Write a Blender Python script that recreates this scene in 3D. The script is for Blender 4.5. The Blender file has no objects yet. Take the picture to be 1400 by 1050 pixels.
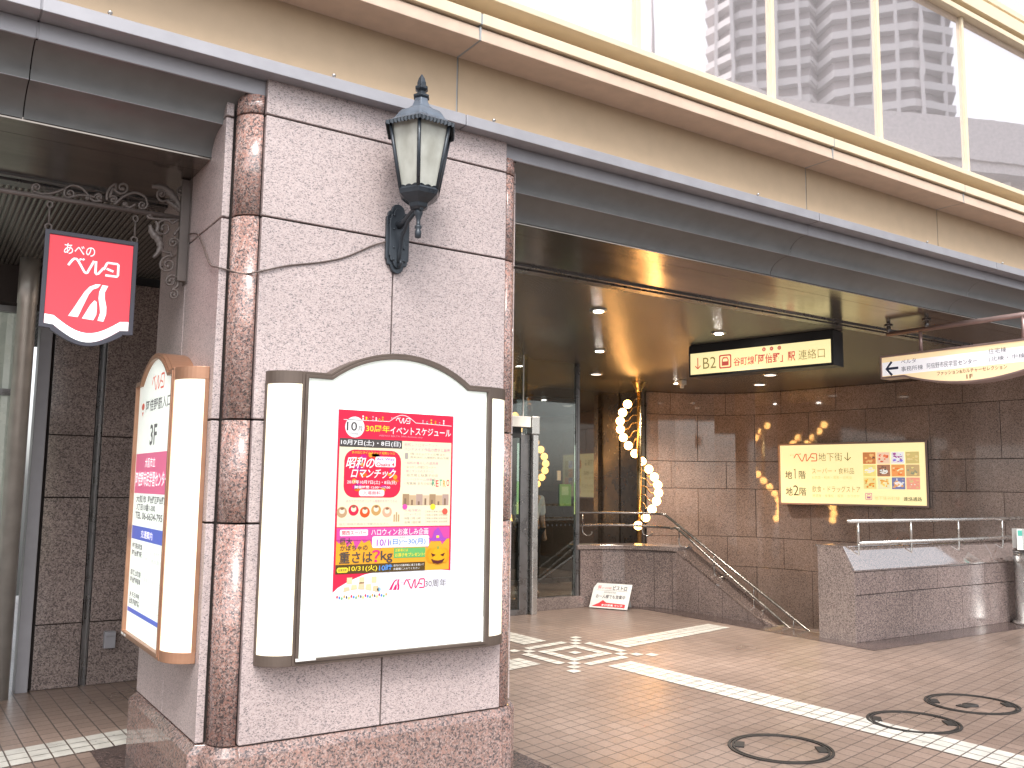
import bpy, bmesh, math, random
from mathutils import Vector, Matrix
random.seed(7)
R = math.radians
SC = bpy.context.scene
COL = SC.collection

# ------------------------------------------------------------------ camera, sky, sun, exposure
cam = bpy.data.cameras.new('camera'); cam.sensor_width = 36; cam.lens = 1228.35 / 1400 * 36
cam.clip_start = 0.05; cam.clip_end = 2000
camo = bpy.data.objects.new('camera', cam); COL.objects.link(camo); SC.camera = camo
yaw, pit, rol = .590021, .113611, -.0128425
fw = Vector((math.sin(yaw) * math.cos(pit), math.cos(yaw) * math.cos(pit), math.sin(pit)))
rt = fw.cross(Vector((0, 0, 1))).normalized(); dn = fw.cross(rt)
cr, sr = math.cos(rol), math.sin(rol)
X = rt * cr + dn * sr; D = dn * cr - rt * sr
camo.matrix_world = Matrix(((X.x, -D.x, -fw.x, 0), (X.y, -D.y, -fw.y, 0), (X.z, -D.z, -fw.z, 1.55), (0, 0, 0, 1)))

SUN_EL, SUN_AZ = 52, 205            # degrees; azimuth clockwise from +Y
w = bpy.data.worlds.new('World'); SC.world = w; w.use_nodes = True
nt = w.node_tree; nt.nodes.clear()
sky = nt.nodes.new('ShaderNodeTexSky'); sky.sky_type = 'NISHITA'; sky.sun_disc = False
sky.sun_elevation = R(SUN_EL); sky.sun_rotation = R(SUN_AZ); sky.air_density = 1.0; sky.dust_density = 3.0
hs = nt.nodes.new('ShaderNodeHueSaturation'); hs.inputs['Saturation'].default_value = .22
bg = nt.nodes.new('ShaderNodeBackground'); bg.inputs['Strength'].default_value = .15
out = nt.nodes.new('ShaderNodeOutputWorld')
nt.links.new(sky.outputs[0], hs.inputs['Color']); nt.links.new(hs.outputs[0], bg.inputs['Color']); nt.links.new(bg.outputs[0], out.inputs[0])
sl = bpy.data.lights.new('sun', 'SUN'); sl.energy = .8; sl.angle = R(20); sl.color = (1, .96, .9)
so = bpy.data.objects.new('sun', sl); COL.objects.link(so)
sd = Vector((math.sin(R(SUN_AZ)) * math.cos(R(SUN_EL)), math.cos(R(SUN_AZ)) * math.cos(R(SUN_EL)), math.sin(R(SUN_EL))))
so.rotation_euler = sd.to_track_quat('Z', 'Y').to_euler(); so.location = (0, -8, 20)
SC.view_settings.view_transform = 'Standard'; SC.view_settings.look = 'None'
SC.view_settings.exposure = 1.24; SC.view_settings.gamma = 1
SC.cycles.max_bounces = 8; SC.cycles.glossy_bounces = 5; SC.cycles.sample_clamp_indirect = 6

# ------------------------------------------------------------------ materials
MATS = {}
def newmat(name):
    m = bpy.data.materials.new(name); m.use_nodes = True
    b = m.node_tree.nodes['Principled BSDF']
    MATS[name] = m
    return m, m.node_tree, b
def N(t, kind, **kw):
    n = t.nodes.new(kind)
    for k, v in kw.items():
        if k in n.inputs: n.inputs[k].default_value = v
        else: setattr(n, k, v)
    return n
def ramp(t, fac, stops, interp='LINEAR'):
    r = t.nodes.new('ShaderNodeValToRGB'); r.color_ramp.interpolation = interp
    e = r.color_ramp.elements
    while len(e) < len(stops): e.new(.5)
    for i, (p, c) in enumerate(stops):
        e[i].position = p; e[i].color = (c, c, c, 1) if isinstance(c, (int, float)) else (*c, 1)
    t.links.new(fac, r.inputs[0]); return r.outputs[0]
def mix(t, f, a, b, mode='MIX'):
    n = t.nodes.new('ShaderNodeMix'); n.data_type = 'RGBA'; n.blend_type = mode
    for v, i in ((f, 0), (a, 6), (b, 7)):
        if isinstance(v, bpy.types.NodeSocket): t.links.new(v, n.inputs[i])
        elif i == 0: n.inputs[0].default_value = v
        else: n.inputs[i].default_value = (*v, 1)
    return n.outputs[2]
def coords(t, scale=(1, 1, 1)):
    g = N(t, 'ShaderNodeNewGeometry')
    m = N(t, 'ShaderNodeMapping'); m.inputs['Scale'].default_value = scale
    t.links.new(g.outputs['Position'], m.inputs['Vector']); return m.outputs[0]
def bump(t, b, h, strength, dist):
    n = N(t, 'ShaderNodeBump'); n.inputs['Strength'].default_value = strength; n.inputs['Distance'].default_value = dist
    t.links.new(h, n.inputs['Height']); t.links.new(n.outputs[0], b.inputs['Normal'])
def plain(name, col, rough=.5, metal=0, emit=0, spec=.5, wear=.12, ecol=None):
    m, t, b = newmat(name)
    c = coords(t)
    nz = N(t, 'ShaderNodeTexNoise', Scale=9.0, Detail=5.0); t.links.new(c, nz.inputs['Vector'])
    f = ramp(t, nz.outputs['Fac'], [(.3, 1 - wear), (.7, 1 + wear * .5)])
    t.links.new(mix(t, 1, col, f, 'MULTIPLY'), b.inputs['Base Color'])
    t.links.new(ramp(t, nz.outputs['Fac'], [(.3, max(0, rough - .6 * wear)), (.7, min(1, rough + .6 * wear))]), b.inputs['Roughness'])
    b.inputs['Metallic'].default_value = metal; b.inputs['Specular IOR Level'].default_value = spec
    if emit:
        b.inputs['Emission Color'].default_value = (*(ecol or col), 1); b.inputs['Emission Strength'].default_value = emit
    return m
def granite(name, base, pale, dark, accent, scale, rough, amount=.5, spec=.5, dirt=.25, fleck=.43, stretch=1):
    m, t, b = newmat(name); c = coords(t, (1, 1, stretch))
    n1 = N(t, 'ShaderNodeTexNoise', Scale=scale, Detail=3.0, Roughness=.6); t.links.new(c, n1.inputs['Vector'])
    v1 = N(t, 'ShaderNodeTexVoronoi', Scale=scale * 1.1); t.links.new(mix(t, .02, c, n1.outputs['Color'], 'ADD'), v1.inputs['Vector'])
    sep = N(t, 'ShaderNodeSeparateColor'); t.links.new(v1.outputs['Color'], sep.inputs[0])
    g = ramp(t, sep.outputs[0], [(0, dark), (amount * .45, dark), (amount * .46, accent), (amount, base), (.8, pale)], 'CONSTANT')
    n2 = N(t, 'ShaderNodeTexNoise', Scale=scale * 1.9, Detail=4.0, Roughness=.65); t.links.new(c, n2.inputs['Vector'])
    fl = ramp(t, n2.outputs['Fac'], [(fleck - .06, 1), (fleck, 0)])
    g = mix(t, fl, g, dark)
    n3 = N(t, 'ShaderNodeTexNoise', Scale=1.3, Detail=4.0); t.links.new(c, n3.inputs['Vector'])
    d = ramp(t, n3.outputs['Fac'], [(.25, 1 - dirt), (.7, 1.05)])
    isl = N(t, 'ShaderNodeNewGeometry')
    tone = ramp(t, isl.outputs['Random Per Island'], [(0, .9), (1, 1.08)])
    g = mix(t, 1, g, d, 'MULTIPLY'); g = mix(t, 1, g, tone, 'MULTIPLY')
    t.links.new(g, b.inputs['Base Color'])
    b.inputs['Roughness'].default_value = rough; b.inputs['Specular IOR Level'].default_value = spec
    bump(t, b, n2.outputs['Fac'], .12 if rough > .2 else .015, .002)
    return m
granite('pale_granite', (.55, .452, .44), (.61, .515, .505), (.20, .175, .18), (.41, .33, .32), 150, .36, .30, .5, .15, .425, 1.7)
granite('red_granite', (.50, .28, .23), (.57, .42, .38), (.13, .105, .105), (.34, .24, .22), 125, .11, .5, .8, .2, .43)
granite('dark_granite', (.31, .245, .225), (.37, .30, .275), (.125, .10, .095), (.22, .175, .16), 110, .14, .5, .8, .3)
granite('mauve_granite', (.265, .202, .182), (.33, .258, .235), (.095, .078, .078), (.18, .135, .13), 115, .16, .5, .7)
granite('plinth_granite', (.36, .215, .18), (.42, .30, .27), (.10, .08, .08), (.25, .18, .165), 110, .07, .5, .9, .2, .43)
plain('joint', (.055, .045, .042), .9)
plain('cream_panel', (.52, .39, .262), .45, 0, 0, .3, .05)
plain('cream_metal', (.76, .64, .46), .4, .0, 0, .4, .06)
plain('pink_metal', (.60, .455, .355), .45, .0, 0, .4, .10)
plain('seam', (.33, .35, .36), .6)
plain('gutter_metal', (.33, .325, .35), .42, .25, 0, .5, .08)
plain('soffit_metal', (.165, .168, .168), .5, .1, 0, .5, .14)
plain('black_paint', (.018, .019, .021), .45)
plain('lamp_iron', (.045, .055, .068), .38, .3, 0, .5, .3)
plain('lamp_roof', (.15, .18, .225), .34, .3, 0, .5, .3)  # lantern iron made lighter: the sky's reflection is put into its colour
plain('scroll_iron', (.16, .135, .125), .5, .3, 0, .5, .2)
plain('bronze', (.115, .086, .07), .45, .25, 0, .5, .15)
plain('copper', (.40, .215, .135), .35, .5, 0, .5, .12)
plain('steel', (.66, .65, .63), .27, .9, 0, .5, .06)
plain('dark_steel', (.26, .25, .25), .3, .9)
plain('rail_steel', (.34, .31, .29), .25, .9)
plain('rubber', (.03, .03, .03), .8)
plain('cable', (.12, .09, .08), .6)
plain('brass', (.45, .33, .17), .28, .9, 0, .5, .1)
plain('rose_steel', (.42, .30, .28), .35, .5)
plain('white_plastic', (.78, .78, .76), .4)
plain('iron_cover', (.05, .046, .044), .55, .5)
plain('step_stone', (.20, .17, .15), .6)
plain('asphalt', (.05, .05, .052), .9)
plain('skin', (.45, .28, .2), .5)
plain('white_cloth', (.7, .7, .7), .8)
plain('black_cloth', (.02, .02, .025), .8)
plain('tower_wall', (.62, .55, .55), .8)
plain('tower_slab', (.82, .78, .78), .7)
plain('bridge_paint', (.78, .73, .73), .6)
def lit(name, col, e, base=None, rough=.35): return plain(name, base or col, rough, 0, e, .4, .02, col)
lit('lightbox_white', (.88, .94, .88), .18)
lit('lightbox_cream', (1.0, .93, .72), .26)
lit('sign_yellow', (1.0, .88, .46), .34)
lit('oval_yellow', (.95, .74, .45), .22)
lit('oval_white', (.85, .83, .86), .24)
lit('paper', (.70, .71, .79), .0)
PR = {}
def ink(r, g, b, e=.1):
    e = e * .45
    """printed colour; its glow suits backlit faces but also lifts unlit notices"""
    k = ('ink', r, g, b, e)
    if k not in PR:
        PR[k] = lit('print_%d' % len(PR), (r, g, b), e) if e else plain('print_%d' % len(PR), (r, g, b), .6, 0, 0, .3, .03)
    return PR[k]
lit('sign_red', (.86, .06, .085), .16)
lit('sign_ice', (.78, .95, .97), .3)
# bulbs and downlights
for nm, c, e in (('bulb_glow', (1, .50, .15), 9), ('downlight_glow', (1, .94, .86), 30), ('slit_glow', (1, .9, .78), 1.2)):
    m, t, b = newmat(nm); b.inputs['Base Color'].default_value = (*c, 1)
    b.inputs['Emission Color'].default_value = (*c, 1); b.inputs['Emission Strength'].default_value = e
lit('green_box', (.55, .85, .35), .5); lit('lime_box', (.85, .95, .35), .5); lit('pale_box', (.9, 1, .85), .5)
# frosted lantern glass
m, t, b = newmat('frosted_glass'); b.inputs['Base Color'].default_value = (.62, .63, .56, 1); b.inputs['Roughness'].default_value = .35
c = coords(t, (1, 1, .6)); nz = N(t, 'ShaderNodeTexNoise', Scale=14.0, Detail=4.0); t.links.new(c, nz.inputs['Vector'])
t.links.new(ramp(t, nz.outputs['Fac'], [(.3, (.46, .46, .40)), (.7, (.70, .71, .65))]), b.inputs['Base Color'])
b.inputs['Transmission Weight'].default_value = .25
# clear glass of the vestibule
m, t, b = newmat('clear_glass'); t.nodes.remove(b)
tr = N(t, 'ShaderNodeBsdfTransparent'); tr.inputs[0].default_value = (.80, .84, .82, 1)
gl = N(t, 'ShaderNodeBsdfGlossy'); gl.inputs['Roughness'].default_value = .01; gl.inputs[0].default_value = (.9, .9, .9, 1)
fr = N(t, 'ShaderNodeFresnel'); fr.inputs[0].default_value = 1.55
ms = N(t, 'ShaderNodeMixShader'); t.links.new(fr.outputs[0], ms.inputs[0]); t.links.new(tr.outputs[0], ms.inputs[1]); t.links.new(gl.outputs[0], ms.inputs[2])
t.links.new(ms.outputs[0], t.nodes['Material Output'].inputs[0])
# dark shop glass, mirror window glass
m, t, b = newmat('dark_glass'); b.inputs['Base Color'].default_value = (.035, .03, .026, 1); b.inputs['Roughness'].default_value = .03
b.inputs['Specular IOR Level'].default_value = 1.0; b.inputs['IOR'].default_value = 1.9
m, t, b = newmat('window_glass'); b.inputs['Base Color'].default_value = (.83, .78, .79, 1); b.inputs['Metallic'].default_value = .80
c = coords(t); nz = N(t, 'ShaderNodeTexNoise', Scale=1.6, Detail=2.0); t.links.new(c, nz.inputs['Vector'])
b.inputs['Roughness'].default_value = .015; bump(t, b, nz.outputs['Fac'], .025, .02)
# polished copper-brown soffit panel, smeared along its length
m, t, b = newmat('polished_panel'); b.inputs['Metallic'].default_value = .85
c = coords(t, (1.2, 9, 1)); nz = N(t, 'ShaderNodeTexNoise', Scale=2.0, Detail=5.0); t.links.new(c, nz.inputs['Vector'])
t.links.new(ramp(t, nz.outputs['Fac'], [(.3, (.23, .20, .175)), (.7, (.32, .28, .245))]), b.inputs['Base Color'])
b.inputs['Roughness'].default_value = .17; b.inputs['Anisotropic'].default_value = .4; bump(t, b, nz.outputs['Fac'], .05, .01)
# ribbed dark ceiling; the shade in its grooves is put into the base colour
m, t, b = newmat('ribbed_ceiling'); b.inputs['Metallic'].default_value = .6
c = coords(t); sp = N(t, 'ShaderNodeSeparateXYZ'); t.links.new(c, sp.inputs[0])
mu = N(t, 'ShaderNodeMath', operation='MULTIPLY'); mu.inputs[1].default_value = 2 * math.pi / .032; t.links.new(sp.outputs[0], mu.inputs[0])
si = N(t, 'ShaderNodeMath', operation='SINE'); t.links.new(mu.outputs[0], si.inputs[0])
ma = N(t, 'ShaderNodeMapRange'); ma.inputs['From Min'].default_value = -1; t.links.new(si.outputs[0], ma.inputs['Value'])
t.links.new(ramp(t, ma.outputs[0], [(.12, (.02, .019, .018)), (.35, (.26, .25, .232))]), b.inputs['Base Color'])
b.inputs['Roughness'].default_value = .26; bump(t, b, ma.outputs[0], .6, .006)
# paving tiles: rows of the real paving run a little skew to the facade
MX, MY, TS = 5.36, 6.88, .112
UX, UY, VX, VY = 1.0152, .0254, -.203, .995
def from_tile(u, v):
    u *= TS; v *= TS
    return MX + .98 * u - .025 * v, MY + .2 * u + v
m, t, b = newmat('paving_tile'); g = N(t, 'ShaderNodeNewGeometry')
sub = N(t, 'ShaderNodeVectorMath', operation='SUBTRACT'); sub.inputs[1].default_value = (MX, MY, 0); t.links.new(g.outputs['Position'], sub.inputs[0])
cb = N(t, 'ShaderNodeCombineXYZ')
for k, vec in ((0, (UX, UY, 0)), (1, (VX, VY, 0))):
    dt = N(t, 'ShaderNodeVectorMath', operation='DOT_PRODUCT'); dt.inputs[1].default_value = vec; t.links.new(sub.outputs[0], dt.inputs[0])
    ad = N(t, 'ShaderNodeMath', operation='ADD'); ad.inputs[1].default_value = TS / 2 + TS * 2000; t.links.new(dt.outputs['Value'], ad.inputs[0])
    t.links.new(ad.outputs[0], cb.inputs[k])
br = N(t, 'ShaderNodeTexBrick'); br.offset = 0; br.squash = 1; t.links.new(cb.outputs[0], br.inputs['Vector'])
for k, v in (('Scale', 1.0), ('Mortar Size', .0045), ('Mortar Smooth', .2), ('Bias', 0.0), ('Brick Width', TS), ('Row Height', TS)): br.inputs[k].default_value = v
br.inputs['Color1'].default_value = (.245, .178, .146, 1); br.inputs['Color2'].default_value = (.295, .217, .18, 1); br.inputs['Mortar'].default_value = (.095, .075, .068, 1)
nz = N(t, 'ShaderNodeTexNoise', Scale=.9, Detail=6.0); t.links.new(g.outputs['Position'], nz.inputs['Vector'])
n2 = N(t, 'ShaderNodeTexNoise', Scale=60.0, Detail=3.0); t.links.new(g.outputs['Position'], n2.inputs['Vector'])
cc = mix(t, 1, br.outputs['Color'], ramp(t, nz.outputs['Fac'], [(.3, .78), (.7, 1.12)]), 'MULTIPLY')
cc = mix(t, 1, cc, ramp(t, n2.outputs['Fac'], [(.3, .85), (.7, 1.1)]), 'MULTIPLY'); t.links.new(cc, b.inputs['Base Color'])
t.links.new(ramp(t, nz.outputs['Fac'], [(.3, .26), (.7, .42)]), b.inputs['Roughness'])
iv = N(t, 'ShaderNodeMath', operation='SUBTRACT'); iv.inputs[0].default_value = 1; t.links.new(br.outputs['Fac'], iv.inputs[1])
bump(t, b, iv.outputs[0], .5, .003)
plain('white_tile', (.62, .60, .55), .35, 0, 0, .5, .16)
granite('border_granite', (.13, .09, .08), (.16, .115, .105), (.05, .04, .04), (.09, .065, .06), 80, .2, .5)
M = MATS

# ------------------------------------------------------------------ mesh helpers
ORG = {}
class Fr:
    """a local frame: o + x*ex + y*ey + z*ez"""
    def __init__(s, o=(0, 0, 0), ex=(1, 0, 0), ey=(0, 1, 0), ez=(0, 0, 1)):
        s.o, s.x, s.y, s.z = (Vector(v) for v in (o, ex, ey, ez))
    def __call__(s, p): return s.o + s.x * p[0] + s.y * p[1] + s.z * p[2]
WORLD = Fr()
class MB:
    def __init__(s, fr=WORLD): s.v, s.f, s.mi, s.fr, s.sm = [], [], [], fr, []
    def add(s, vs, fs, mi=0, smooth=False):
        k = len(s.v); s.v += [s.fr(p) for p in vs]
        for f in fs: s.f.append([k + i for i in f]); s.mi.append(mi); s.sm.append(smooth)
        return s
    def box(s, x0, x1, y0, y1, z0, z1, mi=0):
        vs = [(x, y, z) for x in (x0, x1) for y in (y0, y1) for z in (z0, z1)]
        return s.add(vs, [(0, 1, 3, 2), (4, 6, 7, 5), (0, 4, 5, 1), (2, 3, 7, 6), (0, 2, 6, 4), (1, 5, 7, 3)], mi)
    def prism(s, poly, a, b, axis='y', mi=0, smooth=False):
        """2-D outline extruded along axis; poly coords are the two other axes in order"""
        def P(p, t): return {'x': (t, p[0], p[1]), 'y': (p[0], t, p[1]), 'z': (p[0], p[1], t)}[axis]
        n = len(poly); vs = [P(p, a) for p in poly] + [P(p, b) for p in poly]
        s.add(vs, [list(range(n))[::-1], list(range(n, 2 * n))], mi)
        return s.add(vs, [(i, (i + 1) % n, n + (i + 1) % n, n + i) for i in range(n)], mi, smooth)
    def sweep(s, prof, a, b, axis='x', mi=0, smooth=False):
        """open profile extruded, no caps"""
        def P(p, t): return {'x': (t, p[0], p[1]), 'z': (p[0], p[1], t), 'y': (p[0], t, p[1])}[axis]
        n = len(prof); vs = [P(p, a) for p in prof] + [P(p, b) for p in prof]
        return s.add(vs, [(i, i + 1, n + i + 1, n + i) for i in range(n - 1)], mi, smooth)
    def ring(s, outer, inner, a, b, axis='y', mi=0):
        """frame between two outlines with the same number of points"""
        def P(p, t): return {'x': (t, p[0], p[1]), 'y': (p[0], t, p[1]), 'z': (p[0], p[1], t)}[axis]
        n = len(outer); vs = [P(p, a) for p in outer] + [P(p, a) for p in inner] + [P(p, b) for p in outer] + [P(p, b) for p in inner]
        fs = []
        for i in range(n):
            j = (i + 1) % n
            fs += [(i, j, n + j, n + i), (2 * n + i, 3 * n + i, 3 * n + j, 2 * n + j), (i, 2 * n + i, 2 * n + j, j), (n + i, n + j, 3 * n + j, 3 * n + i)]
        return s.add(vs, fs, mi)
    def poly(s, pts, mi=0): return s.add(pts, [list(range(len(pts)))], mi)
    def tube(s, pts, r, seg=10, mi=0, closed=False):
        pts = [Vector(p) for p in pts]; n = len(pts); vs = []
        rr = r if isinstance(r, (list, tuple)) else [r] * n
        up = None
        for i, p in enumerate(pts):
            d = ((pts[(i + 1) % n] if closed or i < n - 1 else p) - (pts[i - 1] if closed or i > 0 else p)).normalized()
            if up is None: up = d.orthogonal().normalized()
            else:
                up = (up - d * up.dot(d)); up = up.normalized() if up.length > 1e-6 else d.orthogonal().normalized()
            sd_ = d.cross(up)
            for k in range(seg):
                a = 2 * math.pi * k / seg; vs.append(p + (up * math.cos(a) + sd_ * math.sin(a)) * rr[i])
        fs = []
        for i in range(n if closed else n - 1):
            j = (i + 1) % n
            for k in range(seg):
                l = (k + 1) % seg; fs.append((i * seg + k, i * seg + l, j * seg + l, j * seg + k))
        s.add(vs, fs, mi, True)
        if not closed: s.add(vs, [list(range(seg))[::-1], list(range((n - 1) * seg, n * seg))], mi)
        return s
    def lathe(s, prof, c, seg=24, mi=0, smooth=True, rot=0):
        """profile of (radius, z) turned about the vertical through c"""
        n = len(prof); vs = []
        for r, z in prof:
            for k in range(seg):
                a = 2 * math.pi * k / seg + rot; vs.append((c[0] + r * math.cos(a), c[1] + r * math.sin(a), c[2] + z))
        fs = [(i * seg + k, i * seg + (k + 1) % seg, (i + 1) * seg + (k + 1) % seg, (i + 1) * seg + k) for i in range(n - 1) for k in range(seg)]
        s.add(vs, fs, mi, smooth)
        return s.add(vs, [list(range(seg))[::-1], list(range((n - 1) * seg, n * seg))], mi)
    def ball(s, c, r, mi=0, seg=16):
        prof = [(r * math.sin(math.pi * i / 10) + 1e-5, -r * math.cos(math.pi * i / 10)) for i in range(11)]
        return s.lathe(prof, c, seg, mi)
    def build(s, name, mats, parent=None, bevel=0):
        mats = mats if isinstance(mats, (list, tuple)) else [mats]
        o_ = Vector((0, 0, 0))
        if parent is not None: o_ = ORG[parent.name]
        elif s.v:
            xs = [v.x for v in s.v]; ys = [v.y for v in s.v]; o_ = Vector(((min(xs) + max(xs)) / 2, (min(ys) + max(ys)) / 2, min(v.z for v in s.v)))
        me = bpy.data.meshes.new(name); me.from_pydata([v - o_ for v in s.v], [], s.f)
        for m_ in mats: me.materials.append(m_ if not isinstance(m_, str) else M[m_])
        for p, i, q in zip(me.polygons, s.mi, s.sm): p.material_index = i; p.use_smooth = q
        bm = bmesh.new(); bm.from_mesh(me); bmesh.ops.remove_doubles(bm, verts=bm.verts, dist=1e-5)
        bmesh.ops.recalc_face_normals(bm, faces=bm.faces); bm.to_mesh(me); bm.free()
        ob = bpy.data.objects.new(name, me); COL.objects.link(ob)
        if parent is not None: ob.parent = parent; ORG[ob.name] = o_
        else: ob.location = o_; ORG[ob.name] = o_
        if bevel:
            md = ob.modifiers.new('edge', 'BEVEL'); md.width = bevel; md.segments = 2; md.limit_method = 'ANGLE'; md.angle_limit = R(40)
        return ob
def thing(name, label, cat, loc, group=None):
    o = bpy.data.objects.new(name, None); COL.objects.link(o); o.location = loc; o.empty_display_size = .1
    ORG[o.name] = Vector(loc); return tag(o, label, cat, group)
def tag(o, label, cat, group=None):
    o['label'] = label; o['category'] = cat
    if group: o['group'] = group
    return o
def struct(o): o['kind'] = 'structure'; return o

GLY = {}
def glyphs(txt, off):
    k = (txt, off)
    if k not in GLY:
        cu = bpy.data.curves.new('lettering', 'FONT'); cu.body = txt; cu.size = 1; cu.offset = off; cu.resolution_u = 3
        o = bpy.data.objects.new('lettering', cu); COL.objects.link(o)
        dg = bpy.context.evaluated_depsgraph_get(); ev = o.evaluated_get(dg); me = ev.to_mesh()
        vs = [v.co.copy() for v in me.vertices]; fs = [list(p.vertices) for p in me.polygons]
        ev.to_mesh_clear(); bpy.data.objects.remove(o); bpy.data.curves.remove(cu)
        x0 = min(v.x for v in vs); x1 = max(v.x for v in vs); y0 = min(v.y for v in vs); y1 = max(v.y for v in vs)
        GLY[k] = ([((v.x - x0) / (x1 - x0), (v.y - y0) / max(1e-6, y1 - y0)) for v in vs], fs)
    return GLY[k]
def write(mb, txt, x0, x1, z0, z1, y=0, off=0.0, mi=0, slant=0):
    """lettering that fills the box x0..x1, z0..z1 in the frame's x-z plane"""
    vs, fs = glyphs(txt, off)
    mb.add([(x0 + (x1 - x0) * a + slant * b * (z1 - z0), y, z0 + (z1 - z0) * b) for a, b in vs], fs, mi)
def stroke(mb, pts, wd, y=0, mi=0):
    """flat painted stroke of width wd along pts in the x-z plane"""
    P = [Vector((p[0], p[1])) for p in pts]; L, Q = [], []
    for i, p in enumerate(P):
        d = (P[min(i + 1, len(P) - 1)] - P[max(i - 1, 0)]).normalized(); n = Vector((-d.y, d.x)) * wd / 2
        L.append(p + n); Q.append(p - n)
    n = len(P); vs = [(p.x, y, p.y) for p in L] + [(p.x, y, p.y) for p in Q]
    mb.add(vs, [(i, i + 1, n + i + 1, n + i) for i in range(n - 1)], mi)
def disc(mb, cx, cz, rx, rz, y=0, mi=0, n=24):
    mb.add([(cx + rx * math.cos(2 * math.pi * i / n), y, cz + rz * math.sin(2 * math.pi * i / n)) for i in range(n)], [list(range(n))], mi)
def rect(mb, x0, x1, z0, z1, y=0, mi=0): mb.add([(x0, y, z0), (x1, y, z0), (x1, y, z1), (x0, y, z1)], [(0, 1, 2, 3)], mi)
def rrect(x0, x1, z0, z1, r, n=5):
    out_ = []
    for cx, cz, a in ((x1 - r, z1 - r, 0), (x0 + r, z1 - r, 90), (x0 + r, z0 + r, 180), (x1 - r, z0 + r, 270)):
        for i in range(n + 1):
            t_ = R(a + 90 * i / n); out_.append((cx + r * math.cos(t_), cz + r * math.sin(t_)))
    return out_
def flat(mb, pts, y=0, mi=0): mb.add([(p[0], y, p[1]) for p in pts], [list(range(len(pts)))], mi)
def wordmark(mb, x0, x1, z0, z1, y=0, mi=0, wd=None):
    """the three squarish katakana strokes of the arcade's wordmark"""
    W, H = x1 - x0, z1 - z0; wd = wd or H * .13
    def S(*pts): stroke(mb, [(x0 + W * a, z0 + H * b) for a, b in pts], wd, y, mi)
    S((0, .42), (.07, .80), (.11, .93), (.15, .93), (.19, .80), (.33, .06))
    S((.22, .98), (.245, .88)); S((.275, 1.0), (.30, .90))
    S((.33, .06), (.36, .03), (.38, .06), (.50, .95)); S((.54, .95), (.54, .12), (.56, .04), (.60, .10), (.70, .55))
    S((.70, .42), (.76, .90), (.78, .95), (.97, .95), (.995, .9), (.995, .14), (.98, .05), (.74, .05)); S((.76, .52), (.90, .38))
def birdmark(mb, x0, x1, z0, z1, y=0, mi=0):
    """two flowing bands with a small rounded wedge between them"""
    W, H = x1 - x0, z1 - z0
    def P(pts): flat(mb, [(x0 + W * a, z0 + H * b) for a, b in pts], y, mi)
    L = [(0, .08), (.12, .28), (.25, .52), (.38, .75), (.50, .90), (.66, .985), (.80, 1.0)]
    Rr = [(.73, .90), (.60, .84), (.50, .70), (.42, .50), (.34, .30), (.25, .07)]
    for i in range(len(L) - 1):
        a, b_ = L[i], L[i + 1]; j = lambda q: Rr[max(0, min(5, 5 - q))]
        P([a, b_, j(i + 1), j(i)] if j(i) != j(i + 1) else [a, b_, j(i)])
    P([(.36, .05), (.45, .22), (.55, .42), (.66, .56), (.72, .52), (.735, .35), (.73, .18), (.66, .03)])
    A = [(1.0, .98), (.92, .80), (.93, .62), (.985, .42), (.99, .22), (.93, .02)]; B = [(.84, .99), (.77, .80), (.76, .62), (.80, .44), (.83, .25), (.77, .03)]
    for i in range(5): P([A[i], A[i + 1], B[i + 1], B[i]])

# ================================================================== THE SETTING
# paving, with a hole for the stair well
HX0, HX1, HY0, HY1 = 8.46, 12.2, 6.15, 9.6
mb = MB()
for x0, x1, y0, y1 in ((-40, HX0, 1.0, 14), (HX1, 60, 1.0, 14), (HX0, HX1, 1.0, HY0), (HX0, 10.4, HY1, 14), (10.4, HX1, 11.5, 14)):
    mb.poly([(x0, y0, 0), (x1, y0, 0), (x1, y1, 0), (x0, y1, 0)])
struct(mb.build('pavement', 'paving_tile'))
mb = MB()
mb.poly([(-300, -300, -.12), (300, -300, -.12), (300, 1, -.12), (-300, 1, -.12)])
mb.poly([(-300, 1, -.12), (300, 1, -.12), (300, 1, 0), (-300, 1, 0)])
struct(mb.build('road', 'asphalt'))  # unseen road edge brought in close to cut light bounced onto the soffits
# white tile bands and the square medallion, laid tile by tile
mb = MB(); g_ = .46
def tile(u, v):
    p = [from_tile(u + a, v + b_) for a, b_ in ((-g_, -g_), (g_, -g_), (g_, g_), (-g_, g_))]
    mb.poly([(x, y, .004) for x, y in p])
cells = {(0, 0)}
for i in range(-2, 3):
    cells |= {(i, 2), (i, -2), (2, i), (-2, i), (i, 4), (i, -4), (4, i), (-4, i)}
for k in (3, 4, 5):
    cells |= {(k, k), (k, -k), (-k, k), (-k, -k)}
for k in (-1, 0, 1):
    for i in range(6, 23): cells.add((i, k))
    for i in range(6, 52): cells.add((k, -i))
    for i in range(6, 60): cells.add((-i, k))
    for i in range(6, 24): cells.add((k, i))
for u, v in sorted(cells): tile(u, v)
struct(mb.build('pavement_marking', 'white_tile'))
# dark stone borders in the paving
mb = MB()
mb.poly([(1.0, 3.98, .003), (3.10, 3.98, .003), (3.10, 5.95, .003), (1.0, 5.95, .003)])
mb.poly([(7.98, 5.50, .003), (13.5, 5.50, .003), (13.5, 5.86, .003), (8.40, 5.86, .003), (8.40, 8.85, .003), (8.10, 9.2, .003), (7.80, 9.3, .003), (8.02, 8.8, .003)])
struct(mb.build('border_paving', 'border_granite'))

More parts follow.
